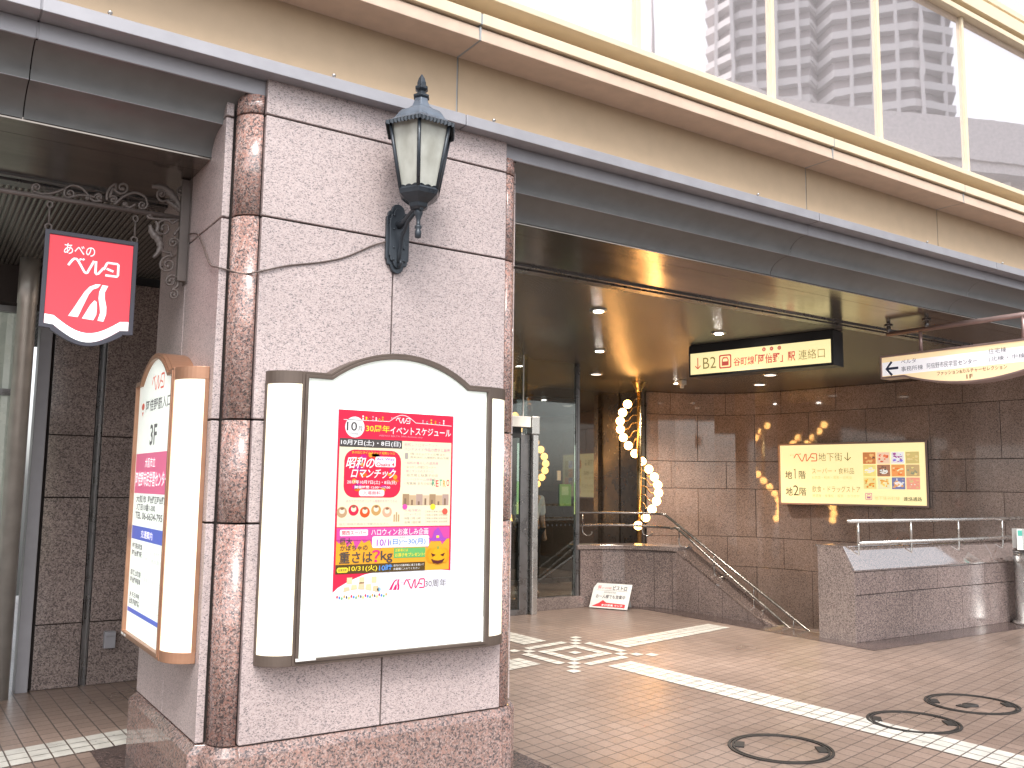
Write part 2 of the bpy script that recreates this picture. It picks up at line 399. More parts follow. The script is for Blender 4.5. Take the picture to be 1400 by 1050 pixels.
# ------------------------------------------------------------------ commercial building front
B = thing('commercial_building', 'cream panelled shop building with a long mirrored window band over a grey metal canopy edge', 'building', (3, 4.3, 0))
XA, XB = -9.0, 13.6
WJ = [-3.72, -.62, 2.473, 5.57, 7.34, 10.4]
def lengths(breaks):
    e = [XA] + [x for x in breaks if XA < x < XB] + [XB]; return list(zip(e[:-1], e[1:]))
mb = MB()
for a, b_ in lengths(WJ): mb.box(a + .006, b_ - .006, 4.30, 4.34, 3.62, 4.012)
mb.build('fascia_wall', 'cream_panel', B)
mb = MB()
for x in WJ: mb.box(x - .0058, x + .0058, 4.305, 4.33, 3.62, 4.01)
for x in WJ: mb.box(x - .0058, x + .0058, 4.052, 4.4, 4.012, 4.09); mb.box(x - .0058, x + .0058, 4.038, 4.1, 4.10, 4.16)
mb.build('panel_seam', 'seam', B)
mb = MB()
for a, b_ in lengths(WJ):
    a += .006; b_ -= .006
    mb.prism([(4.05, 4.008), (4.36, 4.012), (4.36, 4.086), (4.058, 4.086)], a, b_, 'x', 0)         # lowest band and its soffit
    mb.box(a, b_, 4.12, 4.30, 4.0862, 4.099, 2)                                                # shadow gap, its shade coloured in with dark bronze
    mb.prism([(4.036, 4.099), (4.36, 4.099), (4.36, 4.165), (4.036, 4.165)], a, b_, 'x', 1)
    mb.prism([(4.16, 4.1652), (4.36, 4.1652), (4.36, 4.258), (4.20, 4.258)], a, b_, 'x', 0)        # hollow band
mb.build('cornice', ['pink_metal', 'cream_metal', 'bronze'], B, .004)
mb = MB(); mb.prism([(4.03, 4.2585), (4.36, 4.2585), (4.36, 4.31), (4.03, 4.300)], XA, XB, 'x'); mb.build('sill', 'cream_metal', B, .004)
# mirrored window band: panes, mullions, head
MUL = [-6.62, -5.33, -4.04, -2.75, -1.46, -.17, 1.12, 2.41, 3.70, 5.0, 6.29, 7.56, 8.86, 10.15, 11.44, 12.73]
for a, b_ in zip(MUL[:-1], MUL[1:]):
    wmb = MB(); wmb.poly([(a, 4.135, 4.29), (b_, 4.135, 4.29), (b_, 4.135, 5.8), (a, 4.135, 5.8)]); wmb.build('window_pane', 'window_glass', B)
for x in MUL:
    wmb = MB(); wmb.box(x - .024, x + .006, 4.108, 4.2, 4.305, 5.78); wmb.box(x + .0062, x + .022, 4.116, 4.2, 4.305, 5.78); wmb.build('mullion', 'cream_metal', B, .003)
mb = MB(); mb.box(XA, XB, 4.062, 4.3, 5.782, 5.832); mb.box(XA, XB, 4.098, 4.3, 5.832, 5.868); mb.box(XA, XB, 4.045, 4.3, 5.868, 5.99); mb.box(XA, XB, 4.09, 4.3, 5.99, 6.03)
mb.box(XA, XB, 4.06, 4.3, 6.03, 6.09)
mb.build('window_head', 'cream_metal', B, .004)
for a, b_ in zip(MUL[:-1], MUL[1:]):
    wmb = MB(); wmb.poly([(a, 4.135, 6.09), (b_, 4.135, 6.09), (b_, 4.135, 8.2), (a, 4.135, 8.2)]); wmb.build('window_pane', 'window_glass', B)
for x in MUL:
    wmb = MB(); wmb.box(x - .024, x + .024, 4.108, 4.2, 6.09, 8.2); wmb.build('mullion', 'cream_metal', B, .003)
mb = MB(); mb.box(XA, XB, 4.06, 9.0, 8.2, 9.4); mb.build('parapet', 'cream_panel', B)
# grey canopy edge
GJ = [-6.6, -3.2, .338, 2.461, 5.551, 8.05, 11.1]
mb = MB()
for a, b_ in lengths(GJ): mb.prism([(4.168, 3.556), (4.30, 3.556), (4.30, 3.63), (4.172, 3.622)], a + .004, b_ - .004, 'x')
mb.box(XA, XB, 4.178, 4.299, 3.562, 3.618)
mb.build('gutter', 'gutter_metal', B, .003)
mb = MB()
GAPS = [(XA, 1.36), (2.79, XB)]
for ga, gb in GAPS:
    e = [ga] + [x for x in GJ if ga < x < gb] + [gb]
    for a, b_ in zip(e[:-1], e[1:]): mb.box(a + .004, b_ - .004, 4.281, 4.296, 3.474, 3.555)
    mb.box(ga, gb, 4.284, 4.294, 3.478, 3.553)
mb.build('canopy_band', 'gutter_metal', B, .003)
# stepped, coved soffit behind the band
def cove(y0, z0, y1, z1, n=8):
    pts = []
    for i in range(n + 1):
        a = math.pi / 2 * i / n; pts.append((y0 + (y1 - y0) * math.sin(a), z1 + (z0 - z1) * math.cos(a)))
    return pts
for ga, gb in ((XA, .33), (.335, 1.262), (2.89, 5.54), (5.544, 8.04), (8.044, XB)):
    mb = MB(); mb.sweep(cove(4.295, 3.474, 4.448, 3.352), ga, gb, 'x', 0, True); mb.build('soffit', 'soffit_metal', B)
    mb = MB(); mb.box(ga, gb, 4.4485, 4.457, 3.350, 3.40); mb.build('soffit_lip', 'gutter_metal', B)
    mb = MB(); mb.sweep(cove(4.4575, 3.350, 4.636, 3.232), ga, gb, 'x', 0, True); mb.build('soffit', 'soffit_metal', B)
mb = MB()
for x0, x1 in ((XA, 1.198), (2.955, XB)):
    mb.box(x0, x1, 4.643, 4.84, 3.222, 3.24); mb.box(x0, x1, 4.844, 5.49, 3.222, 3.24)
mb.build('polished_soffit', 'polished_panel', B)
mb = MB()
for x0, x1 in ((XA, 1.198), (2.955, XB)):
    mb.box(x0, x1, 5.49, 5.53, 3.206, 3.24); mb.box(x0, x1, 5.534, 5.56, 3.214, 3.24); mb.box(x0, x1, 5.564, 5.66, 3.199, 3.24)
mb.build('ceiling_rail', 'dark_steel', B, .002)
mb = MB(); mb.box(XA, XB, 5.66, 12.5, 3.20, 3.26); mb.build('ribbed_ceiling', 'ribbed_ceiling', B)
mb = MB(); mb.box(XA, XB, 4.66, 12.6, 3.30, 3.9); mb.box(XA, XB, 4.36, 4.659, 3.50, 3.9); mb.box(XA, XB, 4.36, 12.6, 3.901, 8.2)
mb.build('upper_body', 'joint', B)
mb = MB()
for x in (.61, 1.68, 2.66, 4.9, 7.0, 8.2, -.8):
    mb.lathe([(.004, 0), (.004, .012), (.011, .012), (.011, .02), (.005, .026)], (x, 4.195, 3.626), 8)
mb.build('bolt', 'steel', B)
# end walls that close the arcade
def cladding(pts, zs, normal_out, thick=.03, first=0.0, step=.9, gap=.006, skew=True):
    """stone slabs along a plan polyline, rows zs, staggered; returns an MB"""
    mb = MB(); P = [Vector((p[0], p[1], 0)) for p in pts]; L = [0]
    for a, b_ in zip(P[:-1], P[1:]): L.append(L[-1] + (b_ - a).length)
    def at(s_):
        s_ = min(max(s_, 0), L[-1])
        for i in range(len(P) - 1):
            if s_ <= L[i + 1] + 1e-9:
                t_ = (s_ - L[i]) / (L[i + 1] - L[i]); d = (P[i + 1] - P[i]).normalized(); return P[i].lerp(P[i + 1], t_), Vector((d.y, -d.x, 0)) * normal_out
    for r_, (z0, z1) in enumerate(zip(zs[:-1], zs[1:])):
        cuts = [0.0]; s_ = first + (step / 2 if (r_ % 2 and skew) else 0)
        while s_ < L[-1] - .05:
            if s_ > .05: cuts.append(s_)
            s_ += step
        cuts.append(L[-1])
        for a, b_ in zip(cuts[:-1], cuts[1:]):
            inner = [a + gap / 2] + [l for l in L if a + gap < l < b_ - gap] + [b_ - gap / 2]
            vs = []
            for q in inner:
                p, n = at(q)
                for d in (0, thick):
                    for z in (z0 + gap / 2, z1 - gap / 2): vs.append((p.x + n.x * d, p.y + n.y * d, z))
            fs = [(0, 1, 3, 2)]; k = len(inner)
            for i in range(k - 1):
                o1, o2 = 4 * i, 4 * i + 4
                fs += [(o1 + 2, o2 + 2, o2 + 3, o1 + 3), (o1, o1 + 1, o2 + 1, o2), (o1, o2, o2 + 2, o1 + 2), (o1 + 1, o1 + 3, o2 + 3, o2 + 1)]
            fs.append((4 * k - 4, 4 * k - 2, 4 * k - 1, 4 * k - 3))
            mb.add(vs, fs)
    return mb, at, L[-1]
def backing(pts, z0, z1, normal_out, d=.012):
    """thin dark backing that shows in the joints"""
    mb = MB(); P = [Vector((p[0], p[1], 0)) for p in pts]; A_, B_ = [], []
    for i, p in enumerate(P):
        dr = (P[min(i + 1, len(P) - 1)] - P[max(i - 1, 0)]).normalized(); n = Vector((dr.y, -dr.x, 0)) * normal_out
        A_.append(p + n * d); B_.append(p - n * .2)
    poly = [(p.x, p.y) for p in A_] + [(p.x, p.y) for p in reversed(B_)]
    return mb.prism(poly, z0, z1, 'z')

# ------------------------------------------------------------------ the big pillar
PL = thing('stone_pillar', 'wide pale pink granite pillar with a rounded red corner column, carrying the lantern and light boxes', 'pillar', (2.08, 4.9, 0))
ZS = [.345, 1.36, 1.853, 2.855, 3.375, 3.60]
G = .005
mb = MB(); mb.box(1.225, 2.93, 4.42, 5.62, .3, 3.6); mb.box(1.37, 2.78, 4.265, 4.45, .3, 3.6); mb.build('core', 'joint', PL)
def slab(x0, x1, y0, y1, z0, z1, mat_='pale_granite'):
    q = MB(); q.box(x0 + .001, x1 - .001, y0, y1, z0 + G, z1 - G); q.build('stone_slab', mat_, PL, .004)
for i, (z0, z1) in enumerate(zip(ZS[:-1], ZS[1:])):
    if i >= 3: slab(1.358, 2.79, 4.25, 4.29, z0, z1)
    else: slab(1.358, 2.072, 4.25, 4.29, z0, z1); slab(2.078, 2.79, 4.25, 4.29, z0, z1)
    zt = min(z1, 3.6)
    for xs in ((1.2, 1.24), (2.91, 2.95)):
        for y0, y1 in (((4.39, 5.04), (5.046, 5.66)) if i < 3 else ((4.39, 5.66),)): slab(xs[0], xs[1], y0, y1, z0, zt)
    for cx, a0 in ((1.348, 180), (2.802, 360)):                                                # quarter-round red columns
        q = MB(); arc = []
        for k in range(13):
            a = R(a0 + (90 if a0 == 180 else -90) * k / 12); arc.append((cx + .102 * math.cos(a), 4.375 + .112 * math.sin(a)))
        q.prism(arc + [(cx, 4.42)], z0 + G, (3.478 if i == 4 else zt) - G, 'z', 0, True); ob = q.build('corner_column', 'red_granite', PL)
def outline(d):
    a = [(1.358, 4.25 - d), (2.79, 4.25 - d)]
    for k in range(7): t_ = R(-90 + 90 * k / 6); a.append((2.802 + (.102 + d) * math.cos(t_), 4.375 + (.112 + d) * math.sin(t_)))
    a += [(2.95 + d, 4.39), (2.95 + d, 5.66 + d), (1.2 - d, 5.66 + d), (1.2 - d, 4.39)]
    for k in range(7): t_ = R(180 + 90 * k / 6); a.append((1.348 + (.102 + d) * math.cos(t_), 4.375 + (.112 + d) * math.sin(t_)))
    return a
mb = MB(); a0, a1 = outline(.032), outline(.0); n = len(a0)
mb.prism(a0, 0, .305, 'z')
mb.add([(x, y, .3052) for x, y in a0] + [(x, y, .343) for x, y in a1], [(i, (i + 1) % n, n + (i + 1) % n, n + i) for i in range(n)] + [list(range(n, 2 * n))])
mb.build('plinth', 'plinth_granite', PL, .003)

# ------------------------------------------------------------------ light boxes on the pillar
def arch(w, zb, zf, zt, aw, n=18, sh=.02):
    """outline of a board: flat shoulders, raised segmental arch between"""
    pts = [(0, zb), (w, zb), (w, zf)]
    c = w / 2; h = zt - zf - sh; rad = (aw * aw + h * h) / (2 * h); zc = zt - rad; a1_ = math.asin(aw / rad)
    pts += [(c + aw + .028, zf), (c + aw, zf + sh)]
    for i in range(1, n): a = a1_ - 2 * a1_ * i / n; pts.append((c + rad * math.sin(a), zc + rad * math.cos(a)))
    return pts + [(c - aw, zf + sh), (c - aw - .028, zf), (0, zf)]
def scale_in(pts, w, d, zb):
    """the same outline, inset by d"""
    c = w / 2; P = [Vector(p) for p in pts]; out_ = []
    for i, p in enumerate(P):
        a, b_ = (p - P[i - 1]).normalized(), (P[(i + 1) % len(P)] - p).normalized()
        n1, n2 = Vector((-a.y, a.x)), Vector((-b_.y, b_.x)); k = (n1 + n2); k = k / max(.3, k.dot(n1) )
        out_.append((p.x + k.x * d, p.y + k.y * d))
    return out_
def light_box(fr, w, dep, z0, z1, ztop, aw, metal, face, label, sidew, glow):
    """fr: x along the board, y = 0 at the wall and -dep at the front"""
    T = thing('light_box', label, 'light box', fr((w / 2, 0, z0)), 'arched light boxes on the pillar')
    sh = [(p[0] + sidew, p[1]) for p in arch(w - 2 * sidew, z0, z1, ztop, aw)]
    inn = [(p[0] + sidew, p[1]) for p in scale_in(arch(w - 2 * sidew, z0, z1, ztop, aw), w - 2 * sidew, .030, z0)]
    inn2 = [(p[0] + sidew, p[1]) for p in scale_in(arch(w - 2 * sidew, z0, z1, ztop, aw), w - 2 * sidew, .014, z0)]
    q = MB(fr); q.prism(sh, -dep + .016, 0, 'y'); q.build('cabinet', metal, T)
    q = MB(fr); q.ring(sh, inn2, -dep - .004, -dep + .0155, 'y'); q.ring(inn2, inn, -dep - .010, -dep + .0155, 'y'); q.build('front_frame', metal, T, .0025)
    q = MB(fr); q.add([(p[0], -dep + .012, p[1]) for p in inn], [list(range(len(inn)))]); q.build('lit_panel', face, T)
    for s_, xa in ((1, 0), (-1, w)):                                                            # bulging lit sides with metal caps
        def curve(r_): return [(xa + s_ * (sidew - sidew * r_ * math.sin(R(90 * k / 10))), -dep * (1 - (1 - r_) * .5) * math.cos(R(90 * k / 10)) - .001) for k in range(11)]
        c1, c0 = curve(1), curve(.965)
        q = MB(fr); q.prism(c1 + [(xa + s_ * sidew, -.001)], z1 - .062, z1, 'z'); q.build('end_cap', metal, T, .002)
        q = MB(fr); q.prism(c1 + [(xa + s_ * sidew, -.001)], z0, z0 + .052, 'z'); q.build('end_cap', metal, T, .002)
        q = MB(fr); q.prism(c0 + [(xa + s_ * sidew, -.001)], z0 + .052, z1 - .062, 'z', 0, False); q.build('side_panel', glow, T)
        q = MB(fr); q.box(min(xa, xa + s_ * .02), max(xa, xa + s_ * .02), -.020, -.0005, z0 + .052, z1 - .062); q.build('back_strip', metal, T)
    return T
FA = Fr((1.41, 4.25, 0), (1, 0, 0), (0, 1, 0))
LA = light_box(FA, 1.37, .12, .705, 2.09, 2.222, .37, 'bronze', 'lightbox_white', 'brown framed arched light box with a red event poster, on the front of the pillar', .143, 'lightbox_cream')
q = MB(FA); rect(q, .155, .255, .728, .742, -.136); rect(q, 1.172, 1.182, .735, .865, -.136); q.build('sticker', 'white_plastic', LA)
q = MB(FA)                                                                                    # faint scroll ornament on the side lights
for k in range(26):
    z = .83 + k * .044
    q.tube([(.055 + .013 * math.cos(a * .7), -.1015 + .009 * math.cos(a * .7), z + .014 * math.sin(a * .7)) for a in range(0, 9)], .0016, 5)
q.build('ornament', ink(.80, .77, .60, .42), LA)
FB = Fr((1.2, 5.63, 0), (0, -1, 0), (1, 0, 0))
LB = light_box(FB, 1.18, .13, .70, 2.115, 2.235, .30, 'copper', 'lightbox_white', 'copper framed arched light box listing floors, on the shaded left side of the pillar', .15, 'lightbox_cream')
q = MB(FB); rect(q, .175, .235, .712, .724, -.1415); rect(q, .25, .30, .712, .722, -.1415); q.build('sticker', 'white_plastic', LB)

# printed directory on the left light box
S_ = MB(FB); x0, x1, zt, zb = .20, .98, 2.07, .745
def vz(v): return zt - (zt - zb) * v
yy = -.1185
DIR = [c for c in LB.children if c.name.startswith('lit_panel')][0]
q = MB(FB)
rect(q, .19, .99, vz(.44), vz(.275), yy, 0); rect(q, .19, .99, vz(.63), vz(.575), yy, 1); rect(q, .19, .99, vz(.93), vz(.912), yy, 1)
q.build('colour_band', [ink(.88, .18, .36), ink(.12, .18, .72)], DIR)
q = MB(FB); wordmark(q, .48, .76, vz(.022), vz(-.038), yy, 0); disc(q, .29, vz(.077), .035, .02, yy, 0); flat(q, [(.27, vz(.1)), (.31, vz(.1)), (.29, vz(.12))], yy, 0)
q.build('wordmark', ink(.85, .14, .10), DIR)
q = MB(FB)
write(q, '阿倍野筋入口', .36, .93, vz(.105), vz(.055), yy, .012); write(q, '3F', .50, .66, vz(.245), vz(.16), yy, .02)
write(q, '大阪市', .25, .50, vz(.478), vz(.448), yy, .02); write(q, '阿倍野区阿倍野筋', .54, .95, vz(.478), vz(.448), yy, .02)
write(q, '3丁目10番1-300', .27, .72, vz(.51), vz(.482), yy, .02); write(q, 'TEL 06-6634-7951', .25, .92, vz(.545), vz(.516), yy, .02)
for v, s_ in ((.645, '地下鉄谷町線'), (.675, '阿倍野駅'), (.755, '阪堺上町線'), (.785, '阿倍野停留場'), (.845, 'JR 天王寺駅'), (.872, '近鉄 阿部野橋')):
    write(q, s_, .22, .47, vz(v + .024), vz(v), yy, .02)
q.build('lettering', ink(.13, .13, .14, .2), DIR)
q = MB(FB); write(q, '大阪市立', .43, .67, vz(.335), vz(.295), yy - .002, .01); write(q, '阿倍野市民学習センター', .21, .96, vz(.412), vz(.35), yy - .002, .012); write(q, '交通案内', .43, .70, vz(.619), vz(.588), yy - .002, .01)
q.build('lettering', ink(1, .96, .97, .5), DIR)
q = MB(FB)
for v, s_ in ((.66, '出口2より徒歩約1分'), (.69, '地下通路直結'), (.77, '電停より徒歩約3分'), (.85, '南口より徒歩約8分'), (.878, '西口より徒歩約6分')): write(q, s_, .55, .94, vz(v + .016), vz(v), yy)
q.build('lettering', ink(.52, .53, .53, .4), DIR)

# ------------------------------------------------------------------ the event poster on the front light box
PW, PH = .69, .955
PF = Fr((1.733, 4.1395, 1.918), (1, 0, 0), (0, 1, 0))
def px(u): return PW * u
def pz(v): return -PH * v
class Sheet:
    """flat printing in poster fractions: u to the right, v downwards; layers step towards the viewer"""
    def __init__(s): s.d = {}
    def mb(s, col): return s.d.setdefault(col, MB(PF))
    def r(s, c, u0, u1, v0, v1, l=1): rect(s.mb(c), px(u0), px(u1), pz(v1), pz(v0), -.0006 * l)
    def rr(s, c, u0, u1, v0, v1, rad=.02, l=1): flat(s.mb(c), rrect(px(u0), px(u1), pz(v1), pz(v0), rad), -.0006 * l)
    def d_(s, c, u, v, r_, l=1, rz=None): disc(s.mb(c), px(u), pz(v), r_, rz or r_, -.0006 * l)
    def t(s, c, txt, u0, u1, v0, v1, off=0.0, l=3, sl=0): write(s.mb(c), txt, px(u0), px(u1), pz(v1), pz(v0), -.0006 * l, off, 0, sl)
    def p(s, c, pts, l=1): flat(s.mb(c), [(px(a), pz(b_)) for a, b_ in pts], -.0006 * l)
    def s(s, c, pts, wd, l=1): stroke(s.mb(c), [(px(a), pz(b_)) for a, b_ in pts], wd, -.0006 * l)
RED, WHT, YEL, CRM, BLK, MAG = (.78, .02, .07), (.95, .95, .97), (1, .78, .05), (.98, .87, .60), (.08, .07, .07), (.70, .08, .38)
ORA, PUR, GRN, BLU, PNK, GRY, TAN = (.92, .42, .03), (.42, .08, .55), (.15, .50, .15), (.05, .22, .75), (.90, .35, .45), (.45, .40, .36), (.55, .36, .20)
PO = thing('event_poster', 'red event poster with a cream timetable and a pumpkin, in the front light box', 'poster', PF((PW / 2, 0, -PH)))
q = MB(PF); q.box(0, PW, 0, .0008, -PH, 0); SHEET = q.build('sheet', 'paper', PO)
P = Sheet(); U0, U1 = .02, .965
wave = [(U1, .845), (.85, .835), (.70, .83), (.5, .828), (.38, .832), (.26, .845), (.15, .872), (.06, .905), (U0, .93)]
P.p(RED, [(U0, .0), (U1, .0)] + wave, 1)
# title block
P.d_(WHT, .148, .088, .052, 2); P.t(BLK, '10', .085, .165, .062, .108, .012); P.t(BLK, '月', .172, .205, .082, .108); P.t(BLK, 'October', .115, .18, .117, .127)
P.t(YEL, '30周年', .235, .425, .072, .110, .014); P.t(WHT, 'イベントスケジュール', .43, .945, .076, .116, .010)
arcp = [(.06, .052), (.40, .050)] + [(.42 + .22 * i / 10, .05 - .038 * math.sin(math.pi * i / 10)) for i in range(11)] + [(.66, .05), (.95, .056)]
P.s(WHT, arcp, .003, 2); wordmark(P.mb(WHT), px(.475), px(.59), pz(.056), pz(.026), -.0018); P.t(WHT, 'あべの', .435, .47, .026, .034)
P.t(PNK, 'ABENO BELTA 30th Anniversary', .34, .70, .122, .133)
for k in range(13):
    u = (.21 + k * .026) if k < 7 else (.70 + (k - 7) * .036); c = (WHT, YEL, ORA, PNK)[k % 4]
    P.d_(c, u, .030 + .006 * (k % 3), .0045, 2); P.r(c, u - .005, u + .005, .037 + .004 * (k % 2), .050, 2)
# date bar, cream timetable
P.r(CRM, .035, .95, .150, .602, 2); P.r(BLK, .035, .53, .148, .192, 3); P.t(WHT, '10月7日(土)・8日(日)', .045, .52, .154, .186, .010, 4)
P.rr(RED, .075, .525, .205, .452, .055, 3)
for k in range(26):
    a = k * 2.4; uu = .30 + .19 * math.cos(a) * (.7 + .3 * math.sin(k)); vv = .33 + .10 * math.sin(a) * 1.0
    P.d_(((.85, .35, .020), (.60, .010, .25), (.75, .15, .010))[k % 3], uu, vv, .012 + .005 * (k % 3), 4, .008 + .004 * (k % 2))
P.t(YEL, 'あの日にタイムスリップ 昭和レトロ', .13, .47, .212, .226, 0, 6)
P.t(WHT, '昭和の', .085, .30, .242, .302, .018, 6, .25); P.t(WHT, 'ロマンチック', .125, .47, .302, .352, .018, 6, .25)
P.rr(WHT, .315, .48, .238, .292, .01, 5); P.t(PUR, 'Art Way', .325, .47, .243, .262, .010, 6); P.t(RED, 'Osaka 4', .325, .47, .268, .288, .010, 6)
P.t(WHT, '2017年10月7日(土)・8日(日)', .10, .49, .362, .385, .010, 6); P.t(WHT, '開催時間 12:00～17:00', .16, .44, .391, .406, .015, 6)
P.rr(WHT, .195, .395, .411, .445, .012, 5); P.t(RED, '入場無料', .225, .365, .418, .438, 0, 6)
P.t(PNK, 'あなただけのオリジナル雑貨が手作りできる', .10, .50, .463, .478)
for k in range(5):
    u = .07 + .088 * k; v = .527 - .01 * (k % 2); P.d_((TAN, RED, (.75, .1, .020), (.6, .35, .12), (.85, .45, .3))[k], u, v, .027, 3); P.d_((.98, .80, .62), u, v - .006, .014, 4); P.d_((.3, .15, .08), u, v - .018, .010, 5, .006)
    P.t(GRY, 'ワークショップ', u - .035, u + .035, .563, .571)
for k in range(3): P.r(TAN, .475 + .018 * k, .487 + .018 * k, .54 - .012 * (k % 2), .578, 3)
P.t(GRY, '協力 地域の商店と作家のみなさん', .05, .44, .582, .594)
P.t(PNK, '昭和レトロマーケット', .55, .83, .158, .178); P.t(PNK, 'ハンドメイド作品の展示と販売', .55, .94, .183, .203, .01)
for k, s_ in enumerate(('昭和の暮らしの道具展', 'なつかしの遊びコーナー', '歌とダンスのステージ', '紙芝居と駄菓子の店', 'レトロゲーム体験会', '写真展 まちの記憶')): P.t(GRY if k % 2 else PNK, '・' + s_, .555, .84 - .02 * (k % 3), .258 + .022 * k, .273 + .022 * k)
P.t(GRY, '1階 コミュニティ広場 ほか', .60, .90, .210, .223); P.t(GRY, '雨天決行 入場無料 申込不要', .60, .93, .229, .241); P.rr(GRY, .555, .583, .212, .246, .006, 3)
for k, (ch, c) in enumerate(zip('RETRO', ((.1, .5, .3), (.8, .1, .1), (.1, .5, .3), (.85, .4, .1), (.8, .1, .1)))): P.t(c, ch, .79 + .031 * k, .815 + .031 * k, .352 + .004 * (k % 2), .388 + .004 * (k % 2), .020)
for k in range(7): P.r(((.42, .28, .16), (.62, .45, .28), (.5, .36, .3), (.7, .55, .38))[k % 4], .545 + .056 * k, .60 + .056 * k, .432 + .006 * (k % 2), .492, 3); P.r((.25, .16, .1), .56 + .056 * k, .575 + .056 * k, .455 + .008 * (k % 3), .49, 4)
P.d_((.8, .1, .45), .565, .50, .014, 5); P.d_(YEL, .80, .50, .015, 5); P.d_((.85, .12, .08), .905, .525, .016, 5)
for k in range(4): P.t(PNK if k < 2 else GRY, ('人気作家の', 'パフォーマンス', '時間 13時 15時', '会場 1階広場')[k], .565, .70, .512 + .021 * k, .526 + .021 * k)
for k in range(4): P.t(GRY, 'ご来場のお客様に記念品進呈', .735, .93, .520 + .018 * k, .531 + .018 * k)
# halloween banner
P.r(ORA, .035, .95, .607, .838, 2); P.r(MAG, .035, .95, .607, .672, 3)
for k in range(14): P.p(MAG, [(.035 + .064 * k, .67), (.035 + .064 * (k + 1), .67), (.055 + .064 * k, .685 + .018 * (k % 3))], 3)
P.rr(WHT, .06, .275, .616, .648, .006, 4); P.t(RED, '関西スーパー', .075, .262, .621, .643, .01, 5); P.t(WHT, 'ハロウィンお楽しみ企画', .30, .765, .613, .648, .010, 5)
P.rr(WHT, .31, .775, .652, .712, .010, 4); P.t(PUR, '10/1', .345, .445, .668, .702, .016, 5); P.t(BLU, '(日)～30(月)', .45, .745, .668, .702, .012, 5); P.t(GRY, '応募期間', .51, .575, .655, .665, 0, 5)
P.t(BLK, '巨大', .065, .155, .658, .690, .012, 6); P.t(BLK, 'かぼちゃの', .065, .275, .694, .722, .012, 6)
P.t(BLK, '重さは', .06, .315, .727, .785, .014, 6); P.t((.85, .020, .25), '？', .31, .375, .722, .785, .016, 6); P.t(BLK, 'kg', .38, .475, .727, .790, .014, 6)
P.r(GRN, .485, .745, .716, .768, 4); P.t(YEL, '正解者には', .495, .60, .72, .735, .01, 5); P.t(YEL, 'お菓子をプレゼント!', .495, .74, .742, .762, .015, 5)
P.r((.10, .06, .014), .035, .745, .792, .838, 4); P.rr(YEL, .045, .13, .806, .832, .01, 5); P.t(BLK, '結果発表', .055, .12, .812, .826, 0, 6)
P.t(YEL, '10/31(火)', .135, .355, .798, .832, .014, 6); P.t((.1, .35, .9), '10時', .37, .475, .798, .832, .016, 6)
P.t(WHT, '店内の応募用紙に重さを書いて', .485, .735, .800, .812, 0, 6); P.t(WHT, '応募箱に入れてください', .485, .70, .818, .830, 0, 6)
for k, (du, rr_) in enumerate(((-.062, .020), (.062, .020), (-.035, .026), (.035, .026), (0, .028))): P.d_((.88, .33 + .03 * k, .010), .85 + du, .762, rr_ + .006, 5 + k, .038)
P.r((.25, .4, .08), .842, .858, .712, .727, 10)
for s_ in (-1, 1): P.p((.12, .020, .02), [(.85 + s_ * .018, .758), (.85 + s_ * .06, .748), (.85 + s_ * .045, .768)], 11)
P.p((.12, .020, .02), [(.79, .778), (.82, .786), (.85, .789), (.88, .786), (.91, .778), (.89, .80), (.85, .806), (.81, .80)], 11)
P.p(PUR, [(.765, .668), (.935, .668), (.90, .684), (.80, .684)], 5); P.p(PUR, [(.80, .668), (.90, .668), (.875, .636), (.85, .612), (.815, .630)], 6); P.r(YEL, .835, .858, .655, .667, 7)
# foot: generic ring of arches with a crowd, and the arcade mark
for k in range(5):
    a = .10 + .056 * k; P.p(((.90, .62, .38), (.95, .70, .42))[k % 2], [(a, .93 - .012 * math.sin(math.pi * k / 4)), (a + .05, .93 - .012 * math.sin(math.pi * (k + 1) / 4)), (a + .045, .885 + .02 * abs(k - 2) * .5), (a + .006, .885 + .02 * abs(k - 2) * .5)], 2)
for k in range(3): P.r((.95, .70, .42), .125 + .095 * k, .165 + .095 * k, .858, .89, 2)
P.d_((.3, .55, .85), .375, .925, .010, 2)
for k in range(22): P.d_((RED, BLU, GRN, ORA, (.1, .1, .1), YEL)[k % 6], .055 + .018 * k, .952 + .004 * (k % 3), .0042, 3, .007)
birdmark(P.mb((.80, .014, .16)), px(.455), px(.54), pz(.935), pz(.878), -.0012); wordmark(P.mb((.80, .014, .16)), px(.575), px(.745), pz(.930), pz(.880), -.0012); P.t((.80, .014, .16), 'あべの', .548, .572, .892, .900)
P.t((.2, .17, .17), '30周年', .75, .93, .888, .928, 0); P.t(GRY, 'おかげさまで', .70, .79, .866, .874)
for k, (c, m_) in enumerate(P.d.items()): m_.build('printing', ink(*[.76 * x_ for x_ in c], 0), SHEET)

# ------------------------------------------------------------------ wall lantern on the pillar front
LX, LY = 2.087, 4.0
T = thing('wall_lantern', 'old dark iron hexagonal lantern with frosted panes, bracketed to the front of the pillar', 'lantern', (LX, 4.25, 2.67))
def plate(wd, z0, z1, c=LX):
    """back plate outline with scalloped shoulders"""
    pts = []; h = z1 - z0
    half = [(0, 1), (.28, .985), (.46, .955), (.56, .915), (.58, .885), (.78, .885), (.86, .86), (.88, .82), (1, .80), (1, .5)]
    half += [(a, 1 - b_) for a, b_ in half[-2::-1]]
    R_ = [(c + wd / 2 * a, z0 + h * b_) for a, b_ in half]; L_ = [(c - wd / 2 * a, z0 + h * b_) for a, b_ in half[::-1]]
    return R_ + L_[1:-1]
q = MB(); q.prism(plate(.135, 2.665, 3.045), 4.228, 4.249, 'y'); q.prism(plate(.108, 2.69, 3.02), 4.214, 4.2279, 'y')
for z in (2.735, 2.80, 2.90, 2.975): q.ball((LX - .03, 4.213, z), .006); q.ball((LX + .03, 4.213, z), .006)
